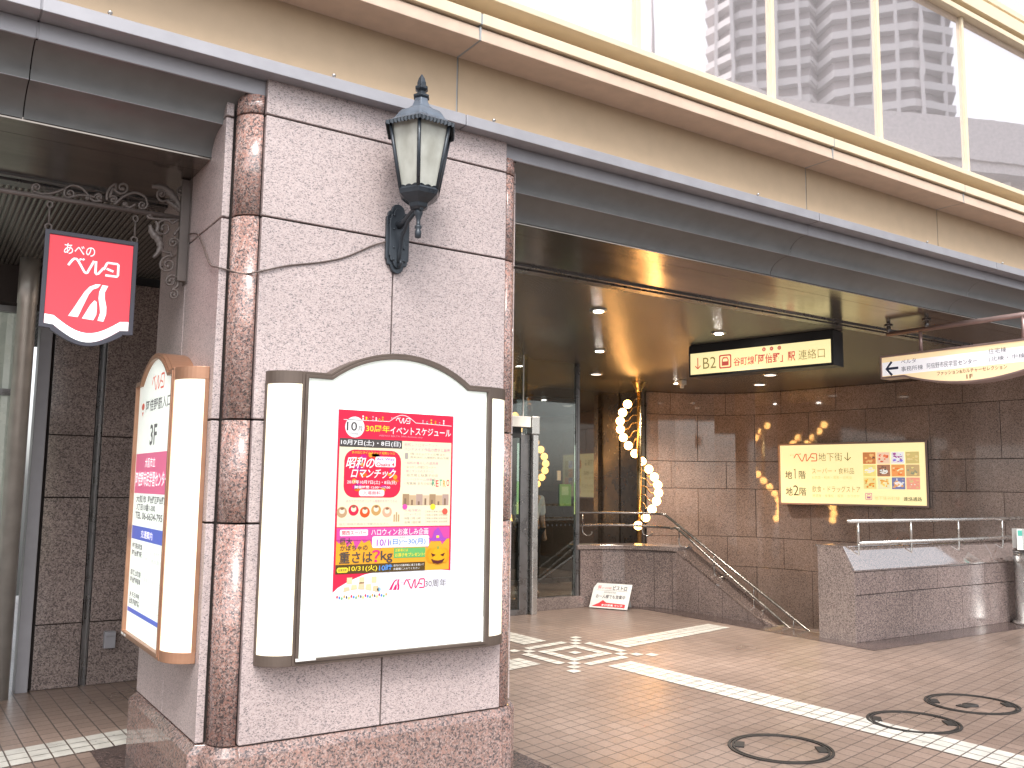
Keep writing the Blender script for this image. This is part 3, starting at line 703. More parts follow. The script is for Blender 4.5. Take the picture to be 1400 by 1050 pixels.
q.build('back_plate', 'lamp_iron', T, .003)
q = MB(); q.tube([(LX, 4.222, 2.925), (LX, 4.15, 2.93), (LX, 4.06, 2.965), (LX, 4.0, 2.965), (LX, 3.965, 2.955)], [.022, .018, .014, .014, .010], 10)
q.tube([(LX, 4.218, 2.72), (LX, 4.205, 2.78), (LX, 4.18, 2.86), (LX, 4.12, 2.92), (LX, 4.03, 2.955)], [.012, .010, .010, .010, .010], 8)
q.tube([(LX, 4.218, 2.715), (LX, 4.20, 2.70), (LX, 4.185, 2.712), (LX, 4.19, 2.73)], .008, 8)
q.build('bracket_arm', 'lamp_iron', T)
q = MB(); q.tube([(LX - .025, 4.01, 2.972), (LX + .005, 3.985, 2.972), (LX + .03, 3.965, 2.98)], .011, 8); q.build('clamp_bolt', 'lamp_iron', T)
C0 = (LX, LY, 0)
q = MB(); q.lathe([(.004, 2.805), (.016, 2.81), (.017, 2.845), (.012, 2.85), (.019, 2.862), (.019, 2.87), (.011, 2.875), (.010, 2.90), (.017, 2.925), (.022, 2.935), (.022, 2.95), (.012, 2.965)], C0, 14); q.build('drop_finial', 'lamp_iron', T)
ROT = R(0)
q = MB(); q.lathe([(.032, 2.955), (.05, 2.965), (.055, 2.985), (.085, 3.005), (.108, 3.025), (.116, 3.045), (.112, 3.055)], C0, 6, 0, False, ROT); q.build('lantern_base', 'lamp_iron', T, .002)
RB, RT, ZB, ZT = .108, .176, 3.05, 3.395
q = MB(); q.lathe([(RB - .012, ZB + .003), (RT - .012, ZT - .002)], C0, 6, 0, False, ROT); q.build('glass_panes', 'frosted_glass', T)
for k in range(6):
    a = R(60 * k) + ROT; q = MB()
    q.tube([(LX + RB * math.cos(a), LY + RB * math.sin(a), ZB), (LX + RT * math.cos(a), LY + RT * math.sin(a), ZT)], .0095, 6); q.build('glazing_bar', 'lamp_iron', T)
q = MB()                                                                                        # scalloped trims above and below the panes
for k in range(6):
    a, b_ = R(60 * k) + ROT, R(60 * k + 60) + ROT
    for zz, rr_, sgn, dp in ((ZT, RT, -1, .022), (ZB, RB + .002, 1, .014)):
        pa = Vector((LX + rr_ * math.cos(a), LY + rr_ * math.sin(a), zz)); pb = Vector((LX + rr_ * math.cos(b_), LY + rr_ * math.sin(b_), zz)); n = 12
        top = [pa.lerp(pb, i / n) for i in range(n + 1)]
        slope = (RT - RB) / (ZT - ZB)
        low = []
        for i, p in enumerate(top):
            d = dp * (.45 + .55 * abs(math.sin(math.pi * 3 * i / n))); cdir = (Vector((LX, LY, zz)) - p).normalized()
            low.append(p + Vector((0, 0, sgn * d)) + cdir * (d * slope * -sgn * .9) - cdir * .003)
        q.add([tuple(p) for p in top] + [tuple(p) for p in low], [(i, i + 1, n + 2 + i, n + 1 + i) for i in range(n)])
q.build('scalloped_trim', 'lamp_iron', T)
q = MB()                                                                                        # crimped rim and ogee roof
vs, n = [], 216
for k in range(n):
    a = 2 * math.pi * k / n; s6 = math.cos(R(30)) / math.cos((a - ROT) % R(60) - R(30)); wv = .0035 * math.sin(54 * a)
    for rr_, z in ((.176 * s6, 3.388), ((.199 + wv) * s6, 3.366 + wv), ((.201 + wv) * s6, 3.386), (.176 * s6, 3.398)): vs.append((LX + rr_ * math.cos(a), LY + rr_ * math.sin(a), z))
q.add(vs, [(4 * k + j, 4 * ((k + 1) % n) + j, 4 * ((k + 1) % n) + (j + 1) % 4, 4 * k + (j + 1) % 4) for k in range(n) for j in range(4)]); q.build('roof_rim', 'lamp_iron', T)
q = MB(); q.lathe([(.186, 3.392), (.168, 3.402), (.146, 3.42), (.130, 3.445), (.112, 3.466), (.075, 3.484), (.052, 3.504), (.041, 3.53), (.036, 3.55)], C0, 6, 0, False, ROT); q.build('roof', 'lamp_roof', T, .003)
q = MB(); q.lathe([(.036, 3.548), (.046, 3.556), (.046, 3.566), (.034, 3.572), (.022, 3.58), (.022, 3.588), (.037, 3.60), (.037, 3.612), (.026, 3.62), (.026, 3.635), (.018, 3.66), (.003, 3.685)], C0, 6, 0, False, ROT); q.build('top_finial', 'lamp_iron', T, .002)
def smooth(ps, n=6):
    ps = [Vector(p) for p in ps]; out_ = []
    for i in range(len(ps) - 1):
        p0, p1, p2, p3 = ps[max(i - 1, 0)], ps[i], ps[i + 1], ps[min(i + 2, len(ps) - 1)]
        for k in range(n):
            t_ = k / n; out_.append(.5 * ((2 * p1) + (p2 - p0) * t_ + (2 * p0 - 5 * p1 + 4 * p2 - p3) * t_ ** 2 + (3 * p1 - p0 - 3 * p2 + p3) * t_ ** 3))
    return [tuple(p) for p in out_ + [ps[-1]]]
# cable drooping across the pillar to the lantern
pts = [(2.025, 4.238, 2.83), (1.95, 4.243, 2.80), (1.80, 4.244, 2.715), (1.66, 4.244, 2.665), (1.50, 4.244, 2.625), (1.36, 4.243, 2.575), (1.30, 4.278, 2.56), (1.262, 4.318, 2.57), (1.243, 4.36, 2.585), (1.236, 4.383, 2.592), (1.192, 4.39, 2.60), (1.191, 4.52, 2.64), (1.191, 4.66, 2.76), (1.19, 4.80, 2.86), (1.188, 4.98, 2.90)]
q = MB(); q.tube(smooth(pts, 5), .0042, 8); tag(q.build('cable', 'cable'), 'thin brown cable drooping across the pillar towards the lantern', 'cable')

# ------------------------------------------------------------------ scrolled iron bracket and hanging red sign
BY = 5.04
T = thing('sign_bracket', 'brown wrought iron bracket full of scrolls, reaching left from the pillar', 'bracket', (1.2, BY, 2.62))
def wz(a, b_):
    """drawing units of the scrollwork sheet to metres in the bracket's own plane"""
    xo = a / 4.667; return (.494 + (xo - 64) * .00355, BY, 2.967 - ((b_ / 4.667 + 200) - (276 + (xo - 64) * .172)) * .00375 + (xo - 64) * .00003)
q = MB(); q.box(1.152, 1.199, BY - .022, BY + .022, 2.645, 3.215); q.box(1.196, 1.1995, BY - .05, BY + .05, 2.63, 3.23); q.build('wall_post', 'scroll_iron', T, .004)
q = MB(); q.tube([(1.155, BY, 3.0), (.2, BY, 2.985), (-1.2, BY, 2.985)], .013, 10); q.build('arm', 'scroll_iron', T)
def spiral(q, cx, cy, r, a0, turns=1.4, d=1, w=.0075, lead=()):
    pts = [wz(*p) for p in lead]; n = int(22 * turns)
    for i in range(n + 1):
        t_ = i / n; a = R(a0) + d * t_ * turns * 2 * math.pi; rr_ = r * (1 - .78 * t_); pts.append(wz(cx + rr_ * math.cos(a), cy + rr_ * math.sin(a)))
    q.tube(pts, [w * (1 - .35 * i / len(pts)) for i in range(len(pts))], 7); q.ball(pts[-1], w * 1.5, 0, 8)
for cx, cy, r, a0, tn, d, lead in (
    (236, 262, 30, 120, 1.2, 1, smooth([(400, 272), (330, 300), (262, 302), (215, 285)])),
    (437, 300, 36, 200, 1.3, -1, smooth([(560, 320), (505, 262), (445, 246), (405, 270)])),
    (617, 325, 26, 180, 1.3, 1, smooth([(420, 330), (500, 312), (560, 316)])),
    (765, 258, 46, 150, 1.25, -1, smooth([(672, 345), (670, 300), (690, 258), (722, 232)])),
    (712, 340, 28, 200, 1.3, 1, smooth([(760, 300), (735, 290), (705, 262)])),
    (905, 376, 37, 300, 1.35, 1, smooth([(720, 375), (780, 318), (850, 293), (915, 318), (936, 350)])),
    (793, 375, 15, 180, 1.1, 1, smooth([(860, 372), (820, 398)])),
    (550, 333, 15, 0, 1.1, -1, smooth([(640, 350), (590, 352)])),
    (1165, 274, 36, 60, 1.3, 1, smooth([(1190, 430), (1186, 360), (1190, 310)])),
    (1030, 300, 30, 200, 1.2, 1, smooth([(1180, 420), (1140, 360), (1090, 345), (1030, 350), (1000, 318)])),
    (1060, 540, 62, 330, 1.5, -1, smooth([(1180, 470), (1175, 520), (1130, 590)][::-1] + [(1120, 505)])),
    (960, 452, 20, 200, .9, -1, smooth([(1180, 470), (1090, 480), (1010, 475), (950, 468)])),
    (1130, 645, 40, 20, 1.4, -1, smooth([(1185, 700), (1180, 670)])),
    (1100, 795, 62, 300, 1.6, -1, smooth([(1050, 650), (1060, 700), (1110, 712)])),
    (1128, 910, 44, 330, 1.4, -1, smooth([(1185, 850), (1180, 880)])),
    (1150, 1005, 36, 250, 1.4, 1, smooth([(1178, 900), (1175, 945), (1150, 965)]))):
    q = MB(); spiral(q, cx, cy, r, a0, tn, d, .0075, lead); q.build('scroll', 'scroll_iron', T)
def leaf(pts, w0):
    q = MB(); S = smooth([wz(*p) for p in pts], 5); n = len(S)
    vs = []
    for i, p in enumerate(S):
        d = Vector(S[min(i + 1, n - 1)]) - Vector(S[max(i - 1, 0)]); d.normalize(); nn = Vector((-d.z, 0, d.x)); wd = w0 * math.sin(math.pi * (.08 + .9 * i / n)) ** .8
        for k, (s_, yo) in enumerate(((-1, .004), (0, -.014), (1, .004))): vs.append(tuple(Vector(p) + nn * wd * s_ * (1 + .18 * math.sin(i * 2.1)) + Vector((0, yo, 0))))
    vs2 = [(x, y + .006, z) for x, y, z in vs]; m_ = len(vs)
    fs = [(3 * i + k, 3 * i + 3 + k, 3 * i + 4 + k, 3 * i + 1 + k) for i in range(n - 1) for k in (0, 1)]
    q.add(vs + vs2, fs + [tuple(m_ + j for j in f) for f in fs], 0, True); return q.build('leaf', 'scroll_iron', T)
leaf([(960, 245), (1030, 250), (1090, 290), (1145, 360), (1190, 445)], .022); leaf([(1070, 350), (1120, 380), (1160, 410), (1188, 450)], .014)
leaf([(965, 515), (985, 570), (1030, 620), (1045, 680), (1000, 745)], .020); leaf([(1000, 490), (1020, 520), (1015, 560), (1045, 590)], .012)
SG = thing('hanging_sign', 'red hanging sign with white lettering and a pale curved foot, hung under the scrolled bracket', 'hanging sign', (.71, BY, 2.25))
def shield(d):
    xl, xr, zt_, zs = .497 + d, .941 - d, 2.820 - d, 2.318 + d * .9
    pts = [(xl, zs), (xl, zt_), (xr, zt_), (xr, zs), (xr - .052 + d * .4, zs - .004)]
    for k in range(13):
        t_ = k / 12; xx = (xr - .052) + ((xl + .052) - (xr - .052)) * t_; pts.append((xx, zs - .012 - .068 * math.sin(math.pi * t_) ** 1.0))
    return pts + [(xl + .052 - d * .4, zs - .004)]
q = MB(); q.prism(shield(.004), BY - .02, BY + .02, 'y'); q.ring(shield(0), shield(.022), BY - .031, BY - .0202, 'y'); q.build('sign_frame', 'gutter_metal', SG, .002)
MATS['sign_navy'] = plain('sign_navy', (.055, .055, .075), .45); SG.children[0].data.materials[0] = M['sign_navy']
q = MB(); q.add([(p[0], BY - .0225, p[1]) for p in shield(.0225)], [list(range(len(shield(.0225))))]); FACE = q.build('face', 'sign_red', SG)
q = MB(); sh = shield(.0235); low = [sh[0]] + sh[:3:-1]                                          # curved pale foot
low = [(p[0], p[1]) for p in [sh[0]] + sh[-1:3:-1] + [sh[3]]]
q.add([(p[0], BY - .0235, p[1]) for p in low] + [(p[0], BY - .0235, p[1] + .047) for p in low], [(i, i + 1, len(low) + i + 1, len(low) + i) for i in range(len(low) - 1)]); q.build('foot_band', 'sign_ice', FACE)
SFR = Fr((.497, BY - .0245, 2.318)); W_, H_ = .444, .502
q = MB(SFR); birdmark(q, .295 * W_, .70 * W_, .105 * H_, .50 * H_); q.build('emblem', ink(.98, .97, 1, .35), FACE)
q = MB(SFR); wordmark(q, .26 * W_, .80 * W_, .595 * H_, .745 * H_, 0, 0, .0115); q.build('wordmark', ink(.98, .97, 1, .35), FACE)
q = MB(SFR); write(q, 'あべの', .205 * W_, .535 * W_, .775 * H_, .885 * H_, 0, .006); q.build('lettering', ink(.98, .97, 1, .35), FACE)
for xk in (.512, .925):                                                                         # link hangers
    q = MB(); q.tube([(xk + .013 * math.cos(a * .7), BY, 2.955 + .016 * math.sin(a * .7)) for a in range(9)], .004, 6, 0, True)
    q.tube([(xk, BY, 2.94), (xk, BY, 2.852)], .0045, 6); q.tube([(xk + .016 * math.cos(a * .7), BY, 2.838 + .016 * math.sin(a * .7)) for a in range(9)], .0045, 6, 0, True); q.build('hanger', 'scroll_iron', SG)

# ------------------------------------------------------------------ left passage
WL = thing('granite_wall', 'dark brown granite wall with an upright metal joint strip at the back of the left passage', 'wall', (1.3, 7.7, 0))
lz = [0, .476, 1.423, 1.90, 3.14]
bx = MB(); bx.box(.86, 4.2, 7.72, 7.9, 0, 3.2); bx.build('core', 'joint', WL)
for a, b_, f_ in (((.88, 7.69), (1.205, 7.69), 2), ((1.255, 7.69), (4.2, 7.69), .9)):
    cl, _, _ = cladding([a, b_], lz, 1, .03, f_, 1.2, .008); o = cl.build('cladding', 'dark_granite', WL, .002)
    for v in o.data.vertices: pass
q = MB(); q.box(1.207, 1.253, 7.712, 7.719, 0, 3.2); q.box(1.207, 1.214, 7.66, 7.712, 0, 3.2); q.box(1.246, 1.253, 7.66, 7.712, 0, 3.2); q.build('joint_strip', 'dark_steel', WL)
q = MB(); q.box(.775, .86, 7.63, 7.8, 0, 3.2); q.build('edge_trim', 'gutter_metal', WL, .004)
q = MB(); q.box(1.36, 1.44, 7.60, 7.66, .275, .40); q.box(1.365, 1.435, 7.592, 7.60, .365, .39); tag(q.build('junction_box', 'gutter_metal', None, .004), 'small grey metal box low on the dark granite wall', 'box')
q = MB(); q.lathe([(.066, 0), (.066, 2.86), (.07, 2.862), (.07, 3.2)], (.66, 7.5, 0), 28); plain('satin_steel', (.62, .61, .58), .38, .65); tag(q.build('steel_column', 'satin_steel'), 'shiny round stainless steel column at the left edge beside the dark wall', 'column')
SHT = thing('glass_partition', 'pale ribbed glass partition behind the round steel column at the far left', 'partition', (-1.2, 7.9, 0))
MATS['ribbed_glass'] = plain('ribbed_glass', (.42, .43, .36), .25, 0, .05, .6, .2, (.8, .9, .8))
q = MB(); n = 90
q.sweep([(-3.2 + 3.9 * i / n, 7.95 + (.012 if i % 2 else 0)) for i in range(n + 1)], 0, 2.85, 'z'); q.build('ribbed_pane', 'ribbed_glass', SHT)
for z in (.02, 1.0, 2.2, 2.85): q = MB(); q.box(-3.2, .7, 7.9, 7.94, z, z + .05); q.build('rail', 'dark_steel', SHT)
q = MB(); q.box(-3.2, .86, 7.8, 8.1, 2.91, 3.2); q.build('header', 'joint', SHT)
q = MB(); q.box(.86, 4.2, 7.64, 7.70, 3.14, 3.2); q.build('head_trim', 'black_paint', WL)
MATS['fluted'] = M['ribbed_glass']

# ------------------------------------------------------------------ entrance: back glass wall, vestibule
BG = thing('shop_window', 'dark mirror-like shop glass at the back of the entrance, reflecting the yellow sign', 'shop window', (7.5, 11.98, 0))
for a, b_ in ((4.2, 6.1), (6.1, 8.0), (8.0, 9.9), (9.9, 11.2)):
    q = MB(); q.box(a + .004, b_ - .004, 11.98, 12.02, .08, 3.198); q.build('pane', 'dark_glass', BG)
q = MB(); q.box(4.2, 11.2, 11.96, 12.04, 0, .078); q.build('bottom_rail', 'dark_steel', BG)
q = MB(); q.box(10.24, 10.30, 11.34, 11.46, 0, 3.2); q.box(10.325, 10.345, 11.34, 11.46, 0, 3.2); q.box(10.30, 10.36, 11.46, 11.96, 0, 3.2); q.build('frame_post', 'dark_steel', BG)
q = MB(); q.box(8.98, 9.22, 11.955, 11.975, 1.24, 1.60); rect(q, 9.02, 9.16, 1.42, 1.56, 11.954, 1); q.build('notice', [ink(.16, .32, .10, .12), ink(.35, .5, .28, .12)], BG)  # notices on the glass are no lamps; a slight glow is put into their colours
q = MB(); q.box(8.93, 9.0, 11.956, 11.974, 1.66, 1.82); q.build('notice', ink(.6, .5, .38, .3), BG)
V = thing('glass_vestibule', 'clear glass entrance vestibule with a steel post and white door header beside the pillar', 'vestibule', (6.9, 9.5, 0))
VJ = (7.40, 9.47)
q = MB(); q.box(7.385, 7.42, 9.44, 9.50, 0, 3.2); q.box(7.365, 7.382, 9.445, 9.495, 0, 3.2); q.build('corner_post', 'dark_steel', V, .003)
q = MB(); q.box(6.42, 7.36, 9.465, 9.475, .16, 3.195); q.build('side_pane', 'clear_glass', V)
q = MB(); q.box(6.40, 7.45, 9.38, 9.54, 0, .15); q.build('plinth', 'dark_granite', V, .004)
q = MB(); q.box(4.6, 6.40, 9.205, 9.215, .07, 2.28); q.build('door_pane', 'clear_glass', V)
q = MB(); q.box(4.4, 6.40, 9.205, 9.215, 2.42, 3.195); q.build('over_pane', 'clear_glass', V)
q = MB(); q.box(6.33, 6.345, 9.203, 9.217, 2.42, 3.195); q.build('pane_joint', 'white_plastic', V)
q = MB(); q.box(4.4, 6.40, 9.12, 9.30, 2.282, 2.415); q.build('door_header', 'white_plastic', V, .006)
q = MB(); q.box(6.405, 6.52, 9.10, 9.32, 2.20, 2.42); q.box(6.44, 6.52, 9.12, 9.32, 0, 2.20); q.build('door_post', 'steel', V, .006)
q = MB(); q.box(6.30, 6.42, 9.19, 9.23, .0, 2.2); q.build('door_stile', 'dark_steel', V, .003)
q = MB(); q.box(4.6, 6.30, 9.18, 9.24, .0, .068); q.build('door_rail', 'dark_steel', V, .003)
q = MB(); q.box(6.0, 6.30, 9.19, 9.23, 2.15, 2.28); q.build('sensor_housing', 'black_paint', V)
q = MB()
for k in range(40): disc(q, 4.7 + .07 * k - (0 if k < 23 else -.05), 1.06, .013, .013, 9.20 if k < 23 else 9.46)
q.build('dot_stickers', 'black_paint', V)
q = MB(); rect(q, 5.72, 6.0, 1.42, 1.86, 9.2035); q.build('notice', 'white_plastic', V)
q = MB(); q.ring([(5.86 + .085 * math.cos(a * .3142), 1.70 + .085 * math.sin(a * .3142)) for a in range(20)], [(5.86 + .066 * math.cos(a * .3142), 1.70 + .066 * math.sin(a * .3142)) for a in range(20)], 9.2015, 9.203, 'y'); stroke(q, [(5.80, 1.75), (5.92, 1.65)], .018, 9.202); write(q, '禁煙', 5.80, 5.92, 1.50, 1.57, 9.202, .02); q.build('notice_print', 'black_paint', V)
q = MB(); rect(q, 5.62, 6.02, 1.25, 1.36, 9.2035, 0); write(q, '犬猫禁止', 5.66, 5.98, 1.275, 1.335, 9.2025, .02, 1); q.build('notice', [ink(.5, .08, .08, 0), ink(.9, .9, .9, 0)], V)
T = thing('pylon_sign', 'slim upright green and white lit sign inside the glass vestibule', 'lit sign', (6.99, 10.05, 0))
q = MB(); q.box(6.86, 7.12, 10.0, 10.1, .0, 1.18); q.build('stand', 'black_paint', T)
for z0, z1, m_ in ((1.18, 1.35, 'lime_box'), (1.35, 1.62, 'green_box'), (1.62, 2.14, 'pale_box')):
    q = MB(); q.box(6.86, 7.12, 10.0, 10.1, z0, z1 - .003); q.build('lit_panel', m_, T, .004)
# a person in a white shirt, seen through the side pane
T = thing('person', 'person in a white shirt and dark trousers standing inside the glass vestibule', 'person', (7.42, 10.6, 0))
def skinned(name, pts, edges, radii, mat_, parent, sub=2):
    me = bpy.data.meshes.new(name); o_ = ORG[parent.name]; me.from_pydata([Vector(p) - o_ for p in pts], edges, [])
    ob = bpy.data.objects.new(name, me); COL.objects.link(ob); ob.parent = parent; ORG[ob.name] = o_
    md = ob.modifiers.new('skin', 'SKIN'); 
    for i, r_ in enumerate(radii): me.skin_vertices[0].data[i].radius = (r_, r_)
    me.skin_vertices[0].data[0].use_root = True
    ob.modifiers.new('sub', 'SUBSURF').levels = sub; ob.modifiers['sub'].render_levels = sub
    me.materials.append(M[mat_]); return ob
hx, hy = 7.42, 10.6
pts = [(0, 0, .95), (0, 0, 1.15), (0, 0, 1.36), (0, -.01, 1.46), (0, -.02, 1.60), (-.19, 0, 1.38), (-.24, .02, 1.12), (-.22, -.06, .88), (-.22, -.08, .78), (.19, 0, 1.38), (.24, .02, 1.12), (.22, -.06, .88), (.22, -.08, .78), (-.09, 0, .88), (-.10, -.02, .5), (-.10, .02, .09), (-.10, -.12, .04), (.09, 0, .88), (.10, -.02, .5), (.10, .02, .09), (.10, -.12, .04)]
ed = [(0, 1), (1, 2), (2, 3), (3, 4), (2, 5), (5, 6), (6, 7), (7, 8), (2, 9), (9, 10), (10, 11), (11, 12), (0, 13), (13, 14), (14, 15), (15, 16), (0, 17), (17, 18), (18, 19), (19, 20)]
rad = [.13, .125, .13, .05, .095, .06, .045, .032, .04, .06, .045, .032, .04, .095, .06, .045, .04, .095, .06, .045, .04]
skinned('body', [(hx + a, hy + b_, c_) for a, b_, c_ in pts], ed, rad, 'skin', T)
sp_ = [0, 1, 2, 5, 6, 9, 10]; ix = {v: i for i, v in enumerate(sp_)}
skinned('shirt', [(hx + pts[i][0], hy + pts[i][1], pts[i][2]) for i in sp_], [(ix[a], ix[b_]) for a, b_ in ed if a in ix and b_ in ix], [rad[i] + .018 for i in sp_], 'white_cloth', T)
tp = [0, 13, 14, 15, 17, 18, 19]; ix = {v: i for i, v in enumerate(tp)}
skinned('trousers', [(hx + pts[i][0], hy + pts[i][1], pts[i][2]) for i in tp], [(ix[a], ix[b_]) for a, b_ in ed if a in ix and b_ in ix], [rad[i] + .014 for i in tp], 'black_cloth', T)
q = MB(); q.lathe([(.02, .0), (.085, .01), (.105, .06), (.09, .12), (.04, .15), (.005, .155)], (hx, hy + .015, 1.60), 16); q.build('hair', 'black_cloth', T)

# ------------------------------------------------------------------ low wall and handrails round the stairs
def rail_tube(q, pts, r=.017, seg=12): q.tube(smooth(pts, 5), r, seg)
P1 = thing('stair_wall', 'low grey granite wall whose polished top slopes down along the stairs', 'low wall', (8.3, 8.6, 0))
pl_ = [(7.43, 9.47), (7.75, 9.40), (8.02, 9.25), (8.22, 9.02), (8.36, 8.75), (8.40, 8.62)]
bx = backing(pl_, 0, .78, 1, .02); bx.build('core', 'joint', P1)
cl, _, _ = cladding(pl_, [0, .735], 1, .05, 1.06, .26, .006, False); cl.build('cladding', 'mauve_granite', P1, .003)
q = MB(); poly = [(p[0] - .055, p[1] - .05) for p in pl_] + [(8.66, 8.62), (8.66, 9.0), (8.45, 9.35), (8.1, 9.6), (7.43, 9.72)]
q.prism(poly, .738, .80, 'z'); q.build('coping', 'dark_granite', P1, .008)
YS = [8.62, 8.22, 7.82, 7.42, 7.02]
def ztop(y): return .775 - (8.62 - y) * .505
for a, b_ in zip(YS[:-1], YS[1:]):
    q = MB(); q.prism([(a - .003, 0.0), (b_ + .003, 0.0), (b_ + .003, max(.005, ztop(b_) - .04)), (a - .003, ztop(a) - .04)], 8.352, 8.40, 'x'); q.build('slab', 'mauve_granite', P1, .003)
q = MB(); q.prism([(8.62, 0), (7.02, -.6), (7.02, ztop(7.02) - .045), (8.62, ztop(8.62) - .045)], 8.402, 8.62, 'x'); q.build('core', 'joint', P1)
m, t, b = newmat('polished_granite'); b.inputs['Base Color'].default_value = (.20, .15, .135, 1); b.inputs['Roughness'].default_value = .05; b.inputs['IOR'].default_value = 2.6; b.inputs['Specular IOR Level'].default_value = .9
c = coords(t); nz = N(t, 'ShaderNodeTexNoise', Scale=80.0, Detail=4.0); t.links.new(c, nz.inputs['Vector'])
t.links.new(ramp(t, nz.outputs['Fac'], [(.35, (.07, .055, .05)), (.5, (.2, .15, .135)), (.65, (.28, .21, .19))]), b.inputs['Base Color'])
q = MB(); q.prism([(8.62, ztop(8.62) - .038), (6.95, ztop(6.95) - .038), (6.95, ztop(6.95)), (8.62, ztop(8.62))], 8.345, 8.64, 'x'); q.build('sloping_cap', 'polished_granite', P1, .006)
def jhook(q, p, drop, side):
    """J-shaped bracket from the lower rail round to the wall top"""
    x, y, z = p; q.tube(smooth([(x, y, z), (x, y, z - drop * .55), (x + side[0] * .02, y + side[1] * .02, z - drop * .85), (x + side[0] * .07, y + side[1] * .07, z - drop), (x + side[0] * .12, y + side[1] * .12, z - drop * .85), (x + side[0] * .13, y + side[1] * .13, z - drop * .6)], 4), .009, 8)
T = thing('stair_handrail', 'double steel handrail bending down into the stair well on the low grey wall', 'handrail', (8.45, 8.6, .8))
top = [(7.44, 9.55, 1.215), (7.8, 9.50, 1.215), (8.15, 9.34, 1.215), (8.36, 9.10, 1.213), (8.44, 8.93, 1.205), (8.46, 8.80, 1.14)]
q = MB(); rail_tube(q, top + [(8.46, 7.9, .66), (8.46, 6.4, -.13)]); q.build('rail', 'rail_steel', T)
low = [(7.35, 9.50, 1.05), (7.8, 9.48, 1.05), (8.15, 9.32, 1.05), (8.36, 9.05, 1.04), (8.44, 8.78, 1.03), (8.46, 8.62, .99)]
q = MB(); rail_tube(q, low + [(8.46, 7.8, .50), (8.46, 6.4, -.29)]); q.build('rail', 'rail_steel', T)
for (x, y, zt_) in ((7.55, 9.54, 1.215), (8.30, 9.19, 1.214), (8.46, 8.66, 1.07), (8.46, 8.05, .74), (8.46, 7.42, .41), (8.46, 6.85, .11)):
    dz = .17 if y > 8.8 else .155
    q = MB(); q.tube([(x, y, zt_), (x, y, zt_ - dz)], .009, 8); jhook(q, (x, y, zt_ - dz), .13, (.6, -.8)); q.build('bracket', 'rail_steel', T)
ST = thing('staircase', 'stone stairs going down into the well behind the low granite walls', 'stairs', (10.2, 8.0, -2.0))
for k in range(13):
    q = MB(); q.box(8.64, 10.4, 9.4 - .25 * (k + 1), 9.4 - .25 * k, -3.0, -.2 * (k + 1)); q.build('step', 'step_stone', ST, .006)
q = MB(); q.box(8.44, 8.64, 6.1, 9.6, -3, -.002); q.build('well_side', 'dark_granite', ST)
# right-hand parapet
P2 = thing('parapet_wall', 'waist-high granite parapet with a slanted polished top, right of the stairs', 'low wall', (10.4, 5.95, 0))
q = MB(); q.prism([(5.875, 0), (6.28, 0), (6.28, .93), (6.0, .93), (5.875, .70)], 8.225, 13.4, 'x'); q.build('core', 'joint', P2)
for z0, z1, f_ in ((0, .478, 1.0), (.478, .715, .52)):
    cl, _, _ = cladding([(8.2, 5.87), (13.4, 5.87)], [z0, z1], 1, .02, f_, .98, .007, False); cl.build('cladding', 'mauve_granite', P2, .003)
q = MB(); q.prism([(5.852, 0), (6.30, 0), (6.30, .955), (5.985, .955), (5.852, .70)], 8.195, 8.2235, 'x'); q.build('end_slab', 'dark_granite', P2, .003)
XS = [8.19, 8.98, 9.92, 10.9, 11.9, 13.4]
for a, b_ in zip(XS[:-1], XS[1:]):
    q = MB(); q.prism([(5.84, .717), (5.86, .717), (5.99, .955), (6.32, .955), (6.32, .975), (5.978, .975), (5.84, .735)], a + .002, b_ - .002, 'x'); q.build('sloping_cap', 'polished_granite', P2, .004)
T = thing('parapet_handrail', 'double steel handrail along the top of the right-hand granite parapet', 'handrail', (10.3, 5.95, .75))
for z, xa in ((1.235, 8.22), (1.003, 8.40)): q = MB(); q.tube([(xa, 5.92, z), (13.3, 5.92, z)], .021, 12); q.ball((xa, 5.92, z), .021, 0, 10); q.build('rail', 'steel', T)
for x in (8.38, 9.33, 10.28, 11.25, 12.2):
    q = MB(); q.tube([(x, 5.92, 1.235), (x, 5.92, 1.0)], .013, 8); jhook(q, (x, 5.92, 1.0), .17, (.35, .95)); q.build('bracket', 'steel', T)

# ------------------------------------------------------------------ curved granite wall round the stairs
CW = thing('curved_wall', 'tall curved wall of polished brown granite slabs behind the stairs', 'wall', (12, 9, -3))
cpts = [(10.36, 11.47), (10.66, 11.42), (10.98, 11.33), (11.30, 11.17), (11.58, 10.98), (11.82, 10.72), (12.0, 10.42), (12.12, 10.05), (12.2, 9.6), (12.28, 9.0), (12.36, 8.4), (12.45, 7.7), (12.54, 6.9), (12.62, 6.3), (12.72, 5.4), (12.8, 4.9)]
bx = backing(cpts, -3, 3.2, 1, .0); bx.build('core', 'joint', CW)
cl, _, _ = cladding(cpts, [-3, -2.1, -1.6, -.7, .26, .755, 1.56, 2.02, 2.82, 3.198], 1, .03, .55, .98, .008); o = cl.build('cladding', 'brown_granite' if 'brown_granite' in M else 'dark_granite', CW, .002)
granite('brown_granite', (.50, .375, .32), (.56, .43, .375), (.24, .18, .155), (.39, .295, .25), 105, .045, .5, .8, .3); o.data.materials[0] = M['brown_granite']
q = MB(); q.box(12.8, 13.6, 4.95, 5.4, 0, 3.2); q.build('return_wall', 'dark_granite', CW)

